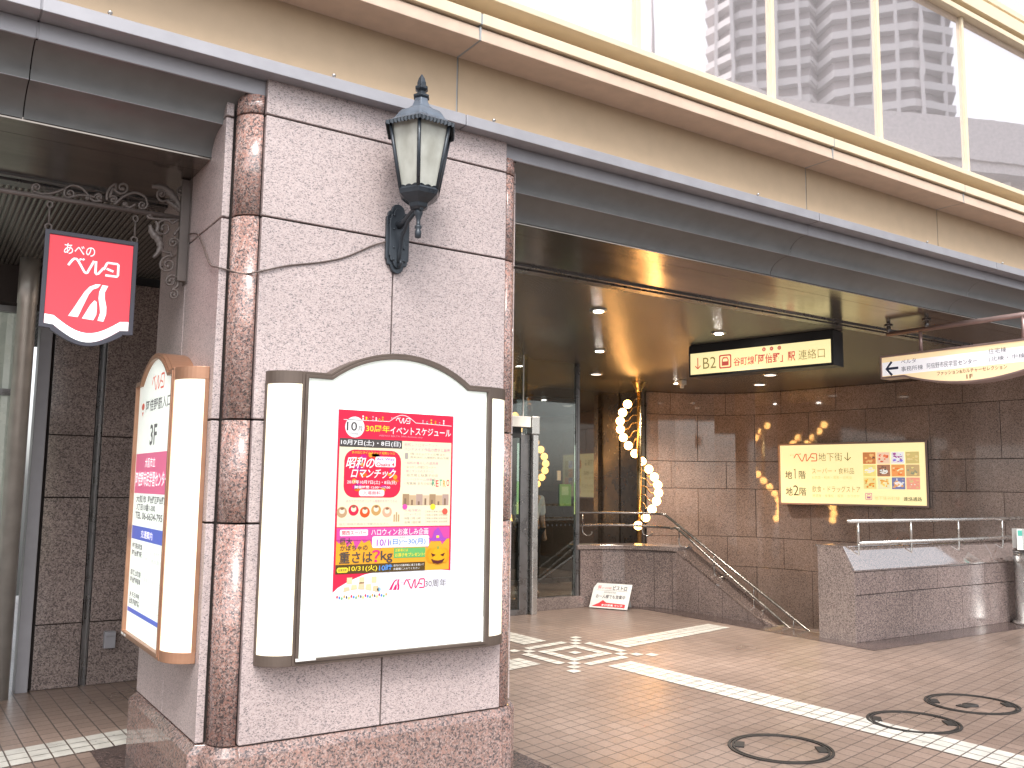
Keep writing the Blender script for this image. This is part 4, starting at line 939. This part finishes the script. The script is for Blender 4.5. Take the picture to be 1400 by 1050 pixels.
# ------------------------------------------------------------------ illuminated signs
def frame2(pl, pr, z):                                                                           # frame along a sign face, y pointing away from the viewer
    ex = (Vector((pr[0], pr[1], 0)) - Vector((pl[0], pl[1], 0))); L = ex.length; ex.normalize(); ey = Vector((0, 0, 1)).cross(ex); return Fr((pl[0], pl[1], z), ex, ey), L
def train(q, x, z, s_, y, mi=0, bgm=None):
    flat_ring = rrect(x, x + s_, z, z + s_, s_ * .12); inn_ = rrect(x + s_ * .1, x + s_ * .9, z + s_ * .1, z + s_ * .9, s_ * .08)
    n = len(flat_ring); q.add([(a, y, b_) for a, b_ in flat_ring] + [(a, y, b_) for a, b_ in inn_], [(i, (i + 1) % n, n + (i + 1) % n, n + i) for i in range(n)], mi)
    body = [(.22, .2), (.78, .2), (.78, .62), (.68, .82), (.32, .82), (.22, .62)]; win = [(.3, .5), (.7, .5), (.7, .6), (.63, .72), (.37, .72), (.3, .6)]
    q.add([(x + s_ * a, y, z + s_ * b_) for a, b_ in body] + [(x + s_ * a, y, z + s_ * b_) for a, b_ in win], [(i, (i + 1) % 6, 6 + (i + 1) % 6, 6 + i) for i in range(6)], mi)
    for a in (.3, .7): disc(q, x + s_ * a, z + s_ * .32, s_ * .05, s_ * .05, y - .0004, mi, 10)
def arrow_down(q, x, z0, z1, w, y, mi=0, wd=None):
    wd = wd or w * .18; stroke(q, [(x, z1), (x, z0 + wd * .6)], wd, y, mi); stroke(q, [(x - w / 2, z0 + w / 2 + wd * .5), (x, z0 + wd * .5), (x + w / 2, z0 + w / 2 + wd * .5)], wd, y - .0003, mi)
F2, L2 = frame2((7.43, 7.41), (7.785, 5.742), 2.85); H2 = .252
T = thing('ceiling_sign', 'long yellow lit sign reading B2 with a red arrow, hung under the ceiling', 'lit sign', F2((L2 / 2, 0, 0)))
q = MB(F2); q.box(-.014, L2 + .014, .004, .24, -.022, .345); q.build('housing', 'black_paint', T, .004)
q = MB(F2); rect(q, .012, L2 - .012, .004, H2 - .004, .0); FACE = q.build('lit_face', 'sign_yellow', T)
def u2(u): return L2 * u
q = MB(F2); arrow_down(q, u2(.065), .06, .195, .07, -.002, 0); train(q, u2(.228), .045, .155, -.002, 0)
write(q, '谷町線', u2(.335), u2(.485), .06, .155, -.002, .012); write(q, '「阿倍野」駅', u2(.49), u2(.765), .055, .165, -.002, .02)
for k in range(3): disc(q, u2(.553 + .053 * k), .212, .022, .022, -.002)
q.build('lettering', ink(.72, .13, .10, .4), FACE)
q = MB(F2)
for k, ch in enumerate('あべの'): write(q, ch, u2(.553 + .053 * k) - .012, u2(.553 + .053 * k) + .012, .2, .224, -.003)
q.build('ruby_lettering', ink(1, .85, .55, .5), FACE)
q = MB(F2); write(q, 'B2', u2(.105), u2(.205), .06, .19, -.002, 0); write(q, '連絡口', u2(.785), u2(.955), .06, .165, -.002, .0); q.build('lettering', ink(.42, .34, .14, .35), FACE)
# wall sign on the curved wall
F3, L3 = frame2((11.90, 9.86), (12.40, 7.56), 1.318); H3 = .985
T = thing('wall_sign', 'big pale yellow lit guide sign with food pictures, hung on the curved brown wall', 'lit sign', F3((L3 / 2, 0, 0)))
q = MB(F3); q.box(0, L3, .0, .20, 0, H3); q.build('cabinet', 'black_paint', T, .004)
q = MB(F3); q.ring([(0, 0), (L3, 0), (L3, H3), (0, H3)], [(.03, .03), (L3 - .03, .03), (L3 - .03, H3 - .03), (.03, H3 - .03)], -.014, -.0002, 'y'); q.build('rim', 'rose_steel', T, .003)
q = MB(F3); rect(q, .03, L3 - .03, .03, H3 - .03, -.004); FACE = q.build('lit_face', 'sign_yellow', T)
def u3(x): return L3 * (x - 88) / 1168
def v3(y): return H3 * (1 - (y - 97) / 466)
def w3(q, s_, x0, x1, y0, y1, off=0.0): write(q, s_, u3(x0), u3(x1), v3(y1), v3(y0), -.006, off)
q = MB(F3); wordmark(q, u3(222), u3(415), v3(235), v3(175), -.006); w3(q, 'あべの', 188, 220, 180, 192); q.build('wordmark', ink(.75, .18, .08, .4), FACE)
q = MB(F3); w3(q, '地下街', 428, 622, 172, 235); arrow_down(q, u3(664), v3(235), v3(172), .10, -.006, 0, .016); w3(q, 'スーパー・食料品', 370, 712, 285, 330); w3(q, '飲食・ドラッグストア', 370, 756, 418, 466); q.build('lettering', ink(.36, .31, .13, .3), FACE)
q = MB(F3); w3(q, '地', 143, 203, 305, 367, .012); w3(q, '階', 260, 318, 305, 367, .006); w3(q, '地', 145, 205, 432, 494, .012); w3(q, '階', 262, 320, 432, 494, .006); stroke(q, [(u3(217), v3(300)), (u3(229), v3(291)), (u3(229), v3(366))], .014, -.006); w3(q, '2', 210, 256, 416, 493); w3(q, '連絡通路', 1075, 1207, 490, 520, .01); q.build('lettering', ink(.16, .13, .06, .15), FACE)
q = MB(F3); w3(q, 'お惣菜・和食・喫茶・日用品', 370, 692, 345, 368); w3(q, '居酒屋・食事処・喫茶・カラオケ', 370, 748, 480, 503); w3(q, '地下鉄谷町線', 862, 1048, 488, 516); q.build('lettering', ink(.62, .54, .26, .42), FACE)
q = MB(F3); train(q, u3(792), v3(516), .105, -.006); q.build('train_symbol', ink(.62, .25, .42, .4), FACE)
food = [((.55, .22, .08), (.12, .06, .05), (.85, .5, .2)), ((.75, .22, .1), (.95, .6, .45), (.6, .12, .05)), ((.25, .22, .65), (.9, .8, .85), (.35, .1, .3)), ((.6, .5, .2), (.3, .35, .12), (.85, .6, .3)),
        ((.95, .88, .7), (.9, .7, .25), (.98, .95, .9)), ((.4, .2, .12), (.9, .85, .75), (.15, .1, .08)), ((.85, .35, .12), (.95, .8, .5), (.7, .2, .05)), ((.85, .65, .25), (.55, .4, .2), (.3, .3, .2)),
        ((.85, .5, .1), (.95, .7, .3), (.65, .3, .05)), ((.9, .6, .15), (.98, .85, .5), (.75, .4, .1)), ((.2, .22, .4), (.9, .85, .8), (.8, .4, .15)), ((.8, .35, .25), (.95, .8, .7), (.6, .5, .25))]
rnd = random.Random(3)
for k, (c0, c1, c2) in enumerate(food):
    i, j = k % 4, k // 4; xa, xb, ya, yb = 782 + 106 * i, 880 + 106 * i, 174 + 90 * j, 258 + 90 * j; q = MB(F3)
    rect(q, u3(xa), u3(xb), v3(yb), v3(ya), -.006, 1 if k in (1, 2, 4, 7, 8, 9) else 0)
    for e in range(16):
        cx, cy = rnd.uniform(xa + 16, xb - 16), rnd.uniform(ya + 14, yb - 14); disc(q, u3(cx), v3(cy), rnd.uniform(.008, .028), rnd.uniform(.006, .02), -.0064 - .0002 * e, rnd.choice((0, 1, 2, 2)), 9)
    if k in (4, 5, 10): disc(q, u3((xa + xb) / 2), v3((ya + yb) / 2 + 6), .062, .04, -.0062, 1, 18)
    q.build('food_picture', [ink(*[min(1, x_ * 1.25) for x_ in c_], .5) for c_ in (c0, c1, c2)], FACE)
# oval projecting sign on its pipe
OX = 8.09; F4 = Fr((OX, 5.40, 0), (0, -1, 0), (1, 0, 0)); W4 = 1.86
def oval(d):
    pts = [(d, 2.672 + d), (.26, 2.672 + d)]; n = 20
    for k in range(1, n): t_ = k / n; pts.append((.26 + (W4 - .52) * t_, 2.672 + d - .115 * math.sin(math.pi * t_) ** .85))
    return pts + [(W4 - .26, 2.672 + d), (W4 - d, 2.672 + d), (W4 - d, 2.905 - d), (d, 2.905 - d)]
T = thing('projecting_sign', 'pale bow-bottomed lit direction sign with a black arrow, hanging from a brown pipe', 'lit sign', (OX, 4.5, 2.55))
q = MB(F4); q.prism(oval(.004), .0, .14, 'y'); q.ring(oval(0), oval(.02), -.012, .152, 'y'); q.build('sign_body', 'rose_steel', T, .004)
q = MB(F4); q.add([(p[0], -.003, p[1]) for p in oval(.0205)], [list(range(len(oval(.0205))))]); FACE = q.build('lit_face', 'oval_yellow', T)
q = MB(F4); rect(q, .022, W4 - .022, 2.70, 2.835, -.004); q.build('white_band', 'oval_white', FACE)
q = MB(F4); stroke(q, [(.13, 2.835), (.07, 2.768), (.13, 2.70)], .024, -.006); stroke(q, [(.075, 2.768), (.20, 2.768)], .024, -.0063); q.build('arrow', ink(.03, .04, .09, 0), FACE)
q = MB(F4); write(q, 'ベルタ', .23, .39, 2.80, 2.845, -.006); write(q, '事務所棟', .23, .46, 2.725, 2.775, -.006); write(q, '阿倍野市民学習', .50, .80, 2.725, 2.78, -.006); write(q, 'センター', .81, .99, 2.73, 2.775, -.006, .012)
write(q, '住宅棟', 1.10, 1.26, 2.80, 2.85, -.006); write(q, '(北棟・中棟・東棟)', 1.10, 1.62, 2.725, 2.775, -.006); q.build('lettering', ink(.17, .17, .19, .2), FACE)
q = MB(F4); write(q, 'ファッション&カルチャーセレクション', .60, 1.26, 2.650, 2.690, -.006, .014); write(q, '1F', .885, .945, 2.595, 2.635, -.006, .02); q.build('lettering', ink(.22, .12, .06, .2), FACE)
q = MB(); q.tube([(OX + .07, 5.36, 3.13), (OX + .07, 3.4, 3.13)], .024, 12); q.build('pipe', 'rose_steel', T)
for y in (5.0, 4.02): q = MB(); q.tube([(OX + .07, y, 3.13), (OX + .07, y, 2.90)], .017, 10); q.build('drop_rod', 'rose_steel', T)
for y in (5.34, 4.93): q = MB(); q.tube([(OX + .07, y, 3.13), (OX + .07, y, 3.222)], .02, 10); q.lathe([(.04, 0), (.04, .012)], (OX + .07, y, 3.209), 14); q.build('ceiling_mount', 'dark_steel', T)

# ------------------------------------------------------------------ spiral of bulbs on a brass pole
PX_, PY_ = 9.42, 10.5
T = thing('bulb_spiral', 'spiral of glowing round bulbs winding round a brass pole at the stair head', 'lamp', (PX_, PY_, 0))
q = MB(); q.lathe([(.034, 0), (.034, 3.06)], (PX_, PY_, 0), 16); q.build('pole', 'brass', T)
q = MB(); q.lathe([(.05, 3.04), (.055, 3.08), (.085, 3.13), (.12, 3.19), (.125, 3.199)], (PX_, PY_, 0), 18); q.build('pole_cap', 'brass', T)
NB = 16
for k in range(NB):
    z = 2.83 - 1.84 * k / (NB - 1); a = R(33.8 + 90 + 70 - 27.5 * k)                             # one slow turn from top to foot
    t_ = k / (NB - 1); rtv = Vector((.83, -.558, 0)); dpv = Vector((.558, .83, 0)); ph = 2 * math.pi * (t_ - .14) / 1.1
    c_ = Vector((PX_, PY_, z)) + rtv * (-.295 * math.cos(ph)) + dpv * (.295 * math.sin(ph))
    q = MB(); q.ball(tuple(c_), .066); bo = q.build('bulb', 'bulb_glow', T)
    q = MB(); d = (Vector((PX_, PY_, z)) - c_); q.tube(smooth([tuple(c_ + d * .2), tuple(c_ + d * .45 + Vector((0, 0, .01))), tuple(c_ + d * .65 + Vector((0, 0, .09))), tuple(c_ + d * .97 + Vector((0, 0, .10)))], 3), .008, 6); q.build('bulb_arm', 'brass', T)

# ------------------------------------------------------------------ ceiling downlights and small fittings
def downlight(x, y, label, lit_=True, r=.05):
    T = thing('downlight', label, 'ceiling light', (x, y, 3.2), 'round downlights in the ribbed ceiling')
    q = MB(); q.lathe([(r + .028, -.012), (r + .03, -.002), (r + .03, -.0005)], (x, y, 3.2), 24); q.lathe([(r + .002, -.0125), (r + .028, -.0122)], (x, y, 3.2), 24); q.build('trim_ring', 'steel', T)
    q = MB(); q.lathe([(r * .9, -.016), (r * .9, -.013)], (x, y, 3.2), 20) if lit_ else q.lathe([(r, -.0145), (r, -.013)], (x, y, 3.2), 20); q.build('bulb', 'downlight_glow' if lit_ else 'slit_glow', T)
    if lit_:
        l = bpy.data.lights.new('downlight_beam', 'SPOT'); l.energy = 130; l.color = (1, .90, .78); l.spot_size = R(130); l.spot_blend = .9; l.shadow_soft_size = .06
        o = bpy.data.objects.new('downlight_beam', l); COL.objects.link(o); o.parent = T; o.location = (0, 0, -.06)
    return T
downlight(5.27, 6.43, 'lit ceiling downlight nearest the canopy, just beside the orange reflection')
downlight(6.86, 8.35, 'lit ceiling downlight above the glass vestibule, left of the orange reflection')
downlight(7.05, 6.60, 'lit ceiling downlight just above the long yellow B2 sign')
downlight(9.95, 10.2, 'small lit ceiling downlight right of the brass pole, below the B2 sign')
downlight(8.25, 10.12, 'dim ceiling light seen as a thin slit above the glowing bulb spiral', False, .07)
downlight(10.23, 8.6, 'dim ceiling light seen as a thin slit under the right end of the B2 sign', False, .08)
downlight(11.05, 9.5, 'dim ceiling light seen as a slit close to the curved brown wall', False, .08)
q = MB(); q.box(9.72, 9.82, 9.86, 9.96, 3.13, 3.198); q.lathe([(.03, -.05), (.035, .0)], (9.77, 9.91, 3.13), 12); tag(q.build('security_camera', 'white_plastic', None, .006), 'tiny pale security camera on the ceiling left of the B2 sign', 'camera')

# ------------------------------------------------------------------ small things on the floor
T = thing('menu_board', 'small white tent board with a red band, leaning on the floor by the low wall', 'sign board', (7.72, 8.95, 0))
FM = Fr((7.47, 9.30, .012), (.49, -.87, 0), Vector((.62, .35, .69)).normalized(), Vector((.60, .34, .72)).normalized()); 
exv = Vector((.49, -.87, 0)).normalized(); up_ = Vector((.50 , .28, .82)).normalized(); nv = exv.cross(up_); FM = Fr((7.47, 9.30, .012), exv, -nv if nv.y < 0 else nv, up_)
if FM.y.dot(Vector((.6, .8, 0))) < 0: FM.y = -FM.y
q = MB(FM); q.box(0, .52, 0, .008, 0, .36); q.build('board', 'white_plastic', T, .002)
q = MB(); q.add([FM((0.06, .01, .30)), FM((.46, .01, .30)), (7.47 + exv.x * .46 + .30, 9.30 + exv.y * .46 + .17, 0.006), (7.47 + exv.x * .06 + .30, 9.30 + exv.y * .06 + .17, 0.006)], [(0, 1, 2, 3)]); q.build('back_leg', 'white_plastic', T)
q = MB(FM); flat(q, [(.03, .02), (.48, .02), (.48, .07), (.22, .08), (.17, .115), (.12, .07)], -.001); write(q, '超', .06, .11, .27, .32, -.001, .02); write(q, 'あべのの味処', .12, .25, .275, .305, -.001); q.build('printing', ink(.65, .05, .06, 0), T)
q = MB(FM); write(q, 'ビストロ', .27, .46, .265, .33, -.001, .02); stroke(q, [(.05, .255), (.47, .255)], .003, -.001); write(q, '本日のおすすめ', .16, .32, .215, .24, -.001); write(q, 'お一人様でも営業中', .06, .46, .14, .195, -.001, .012); q.build('printing', ink(.05, .04, .05, 0), T)
q = MB(FM); write(q, '本日営業 ランチ', .16, .45, .03, .06, -.002, .02); q.build('printing', ink(.95, .9, .9, 0), T)
T = thing('litter_bin', 'round stainless steel litter bin with an ashtray top beside the granite parapet', 'litter bin', (11.27, 5.58, 0))
q = MB(); q.lathe([(.245, 0), (.25, .015), (.24, .04), (.21, .05), (.21, .80), (.206, .84)], (11.27, 5.58, 0), 32); q.build('body', 'steel', T)
q = MB(); q.lathe([(.206, .84), (.215, .86), (.19, .885), (.15, .888), (.13, .85), (.02, .845)], (11.27, 5.58, 0), 32); q.build('ash_tray', 'dark_steel', T)
q = MB(); q.box(11.05, 11.20, 5.355, 5.375, .70, .735); q.build('slot_plate', 'dark_steel', T)
q = MB(); q.box(11.05, 11.056, 5.56, 5.70, .90, 1.13); q.build('card_holder', 'white_plastic', T)
FC = Fr((11.0, 5.62, .88), (.80, -.60, 0), (.6, .8, 0))
T.children[-1].hide_render = False
q = MB(FC); q.box(0, .145, 0, .008, .0, .245); q.build('notice_card', 'white_plastic', T, .002)
q = MB(FC); rect(q, .012, .133, .165, .23, -.001); q.build('notice_print', ink(.10, .45, .36, 0), T)
# manhole covers filled with paving
for x, y, r, lab in ((4.50, 3.76, .31, 'paved manhole cover cut off by the bottom edge of the photo'), (5.78, 3.70, .30, 'paved manhole cover on the white band, with two black lifting bars'), (6.64, 3.78, .32, 'paved manhole cover with a dark round lid fitting at the right edge')):
    T = thing('manhole_cover', lab, 'manhole cover', (x, y, 0), 'paved manhole covers')
    q = MB(); q.ring([(x + r * math.cos(a * R(7.5)), y + r * math.sin(a * R(7.5))) for a in range(48)], [(x + (r - .016) * math.cos(a * R(7.5)), y + (r - .016) * math.sin(a * R(7.5))) for a in range(48)], .001, .0085, 'z')
    q.ring([(x + (r - .024) * math.cos(a * R(7.5)), y + (r - .024) * math.sin(a * R(7.5))) for a in range(48)], [(x + (r - .036) * math.cos(a * R(7.5)), y + (r - .036) * math.sin(a * R(7.5))) for a in range(48)], .001, .0085, 'z'); q.build('rim', 'iron_cover', T)
    for a in (130, 320):
        aa = R(a); cx, cy = x + (r - .07) * math.cos(aa), y + (r - .07) * math.sin(aa); q = MB(Fr((cx, cy, 0), (math.cos(aa), math.sin(aa), 0), (-math.sin(aa), math.cos(aa), 0))); q.box(-.028, .028, -.055, .055, .001, .009); q.build('lifting_bar', 'iron_cover', T)
    if r > .315: q = MB(); q.lathe([(.055, .001), (.055, .0085), (.001, .0088)], (x - .05, y - .02, 0), 20); q.box(x - .16, x - .10, y - .05, y + .03, .001, .0085); q.build('lid_fitting', 'iron_cover', T)

# ------------------------------------------------------------------ across the street: seen in the mirrored window band
def mirrored(az, dist): return dist * math.sin(R(az)), 8.27 - dist * math.cos(R(az))
T0 = mirrored(46.3, 150); T1 = mirrored(60.9, 150)
ex = Vector((T1[0] - T0[0], T1[1] - T0[1], 0)); LT = ex.length; ex.normalize(); ey = ex.cross(Vector((0, 0, 1)))
if ey.dot(Vector((T0[0], T0[1] - 4, 0))) < 0: ey = -ey
FT = Fr((T0[0], T0[1], 0), ex, ey)
TW = thing('tower_block', 'tall grey apartment tower with rows of white balconies, reflected in the upper windows', 'tower', FT((LT / 2, 8, 0)))
c1, c2 = LT * .47, LT * .53
foot = [(0, 0), (LT * .16, -4.5), (c1 - 1, -4.5), (c1, -1.0), (c1 + 2.5, -5), (LT * .84, -5), (LT, -.5), (LT, 16), (0, 16)]
q = MB(FT); q.prism([(a + (1.2 if a == 0 else -1.2 if a == LT else 0), b_ + 1.6) for a, b_ in foot], 0, 128, 'z'); q.build('body', 'tower_wall', TW)
FH = 3.15
b0 = None
for k in range(13, 40):
    z = k * FH
    if b0 is None:
        q = MB(FT); q.prism(foot, z, z + .38, 'z'); q.ring(foot, [(a + (.3 if a < LT / 2 else -.3), b_ + .35) for a, b_ in foot], z + .38, z + 1.15, 'z'); b0 = q.build('balcony', 'tower_slab', TW); zb0 = z
    else:
        o = b0.copy(); COL.objects.link(o); o.parent = TW; o.location = (0, 0, z - zb0)
for xx in [LT * f_ for f_ in (.05, .13, .22, .31, .40, .60, .69, .78, .87, .96)]:
    yb = -3.4 if .1 * LT < xx < .9 * LT else .2
    q = MB(FT); q.box(xx - .27, xx + .27, yb - 1.75, yb + 2.6, 0, 128); q.build('pier', 'tower_slab', TW)
BR = thing('pedestrian_bridge', 'pale curved pedestrian bridge across the street, reflected low in the upper windows', 'bridge', (27, -12, 0))
mid = smooth([(12, -70, 0), (12.5, -40, 0), (13.5, -25, 0), (15.3, -17.5, 0), (21.7, -12.5, 0), (24.9, -12.0, 0), (26.7, -11.4, 0), (28.8, -10.6, 0), (31.9, -9.2, 0), (34.5, -8.2, 0), (42, -5.5, 0), (52, -2.5, 0)], 4)
def bridge(z0, z1, o0, o1, name, mat_):
    q = MB(); A_, B_ = [], []
    for i, p in enumerate(mid):
        n = Vector((p[0], p[1] - 4, 0)).normalized(); A_.append((p[0] + n.x * o0, p[1] + n.y * o0)); B_.append((p[0] + n.x * o1, p[1] + n.y * o1))
    q.prism(A_ + B_[::-1], z0, z1, 'z'); return q.build(name, mat_, BR)
bridge(13.5, 13.9, .2, 4.4, 'deck', 'bridge_paint'); bridge(13.9, 15.5, 0, .2, 'side_panel', 'bridge_paint'); bridge(13.9, 15.4, 4.2, 4.4, 'side_panel', 'bridge_paint'); bridge(12.7, 13.5, 1.4, 3.2, 'girder', 'tower_wall')
for i in (10, 25, 34, 42):
    p = mid[i]; n = Vector((p[0], p[1] - 4, 0)).normalized(); q = MB(); q.lathe([(.35, -.1), (.35, 12.8)], (p[0] + n.x * 2.3, p[1] + n.y * 2.3, 0), 14)
    q.build('column', 'bridge_paint', BR)
    q = MB(); q.tube([(p[0] + n.x * 2.3, p[1] + n.y * 2.3, 10.5), (p[0] + n.x * .6 + .8, p[1] + n.y * .6, 13.4)], .16, 8); q.build('strut', 'bridge_paint', BR)
x, y = mirrored(42.9, 120); q = MB(); q.tube([(x, y, 30), (x, y, 62), (x - .4, y, 74)], [.35, .28, .1], 8); q.lathe([(.5, -.1), (.45, 31)], (x, y, 0), 10); tag(q.build('mast', 'tower_wall'), 'thin dark mast left of the tower in the window reflection', 'mast')
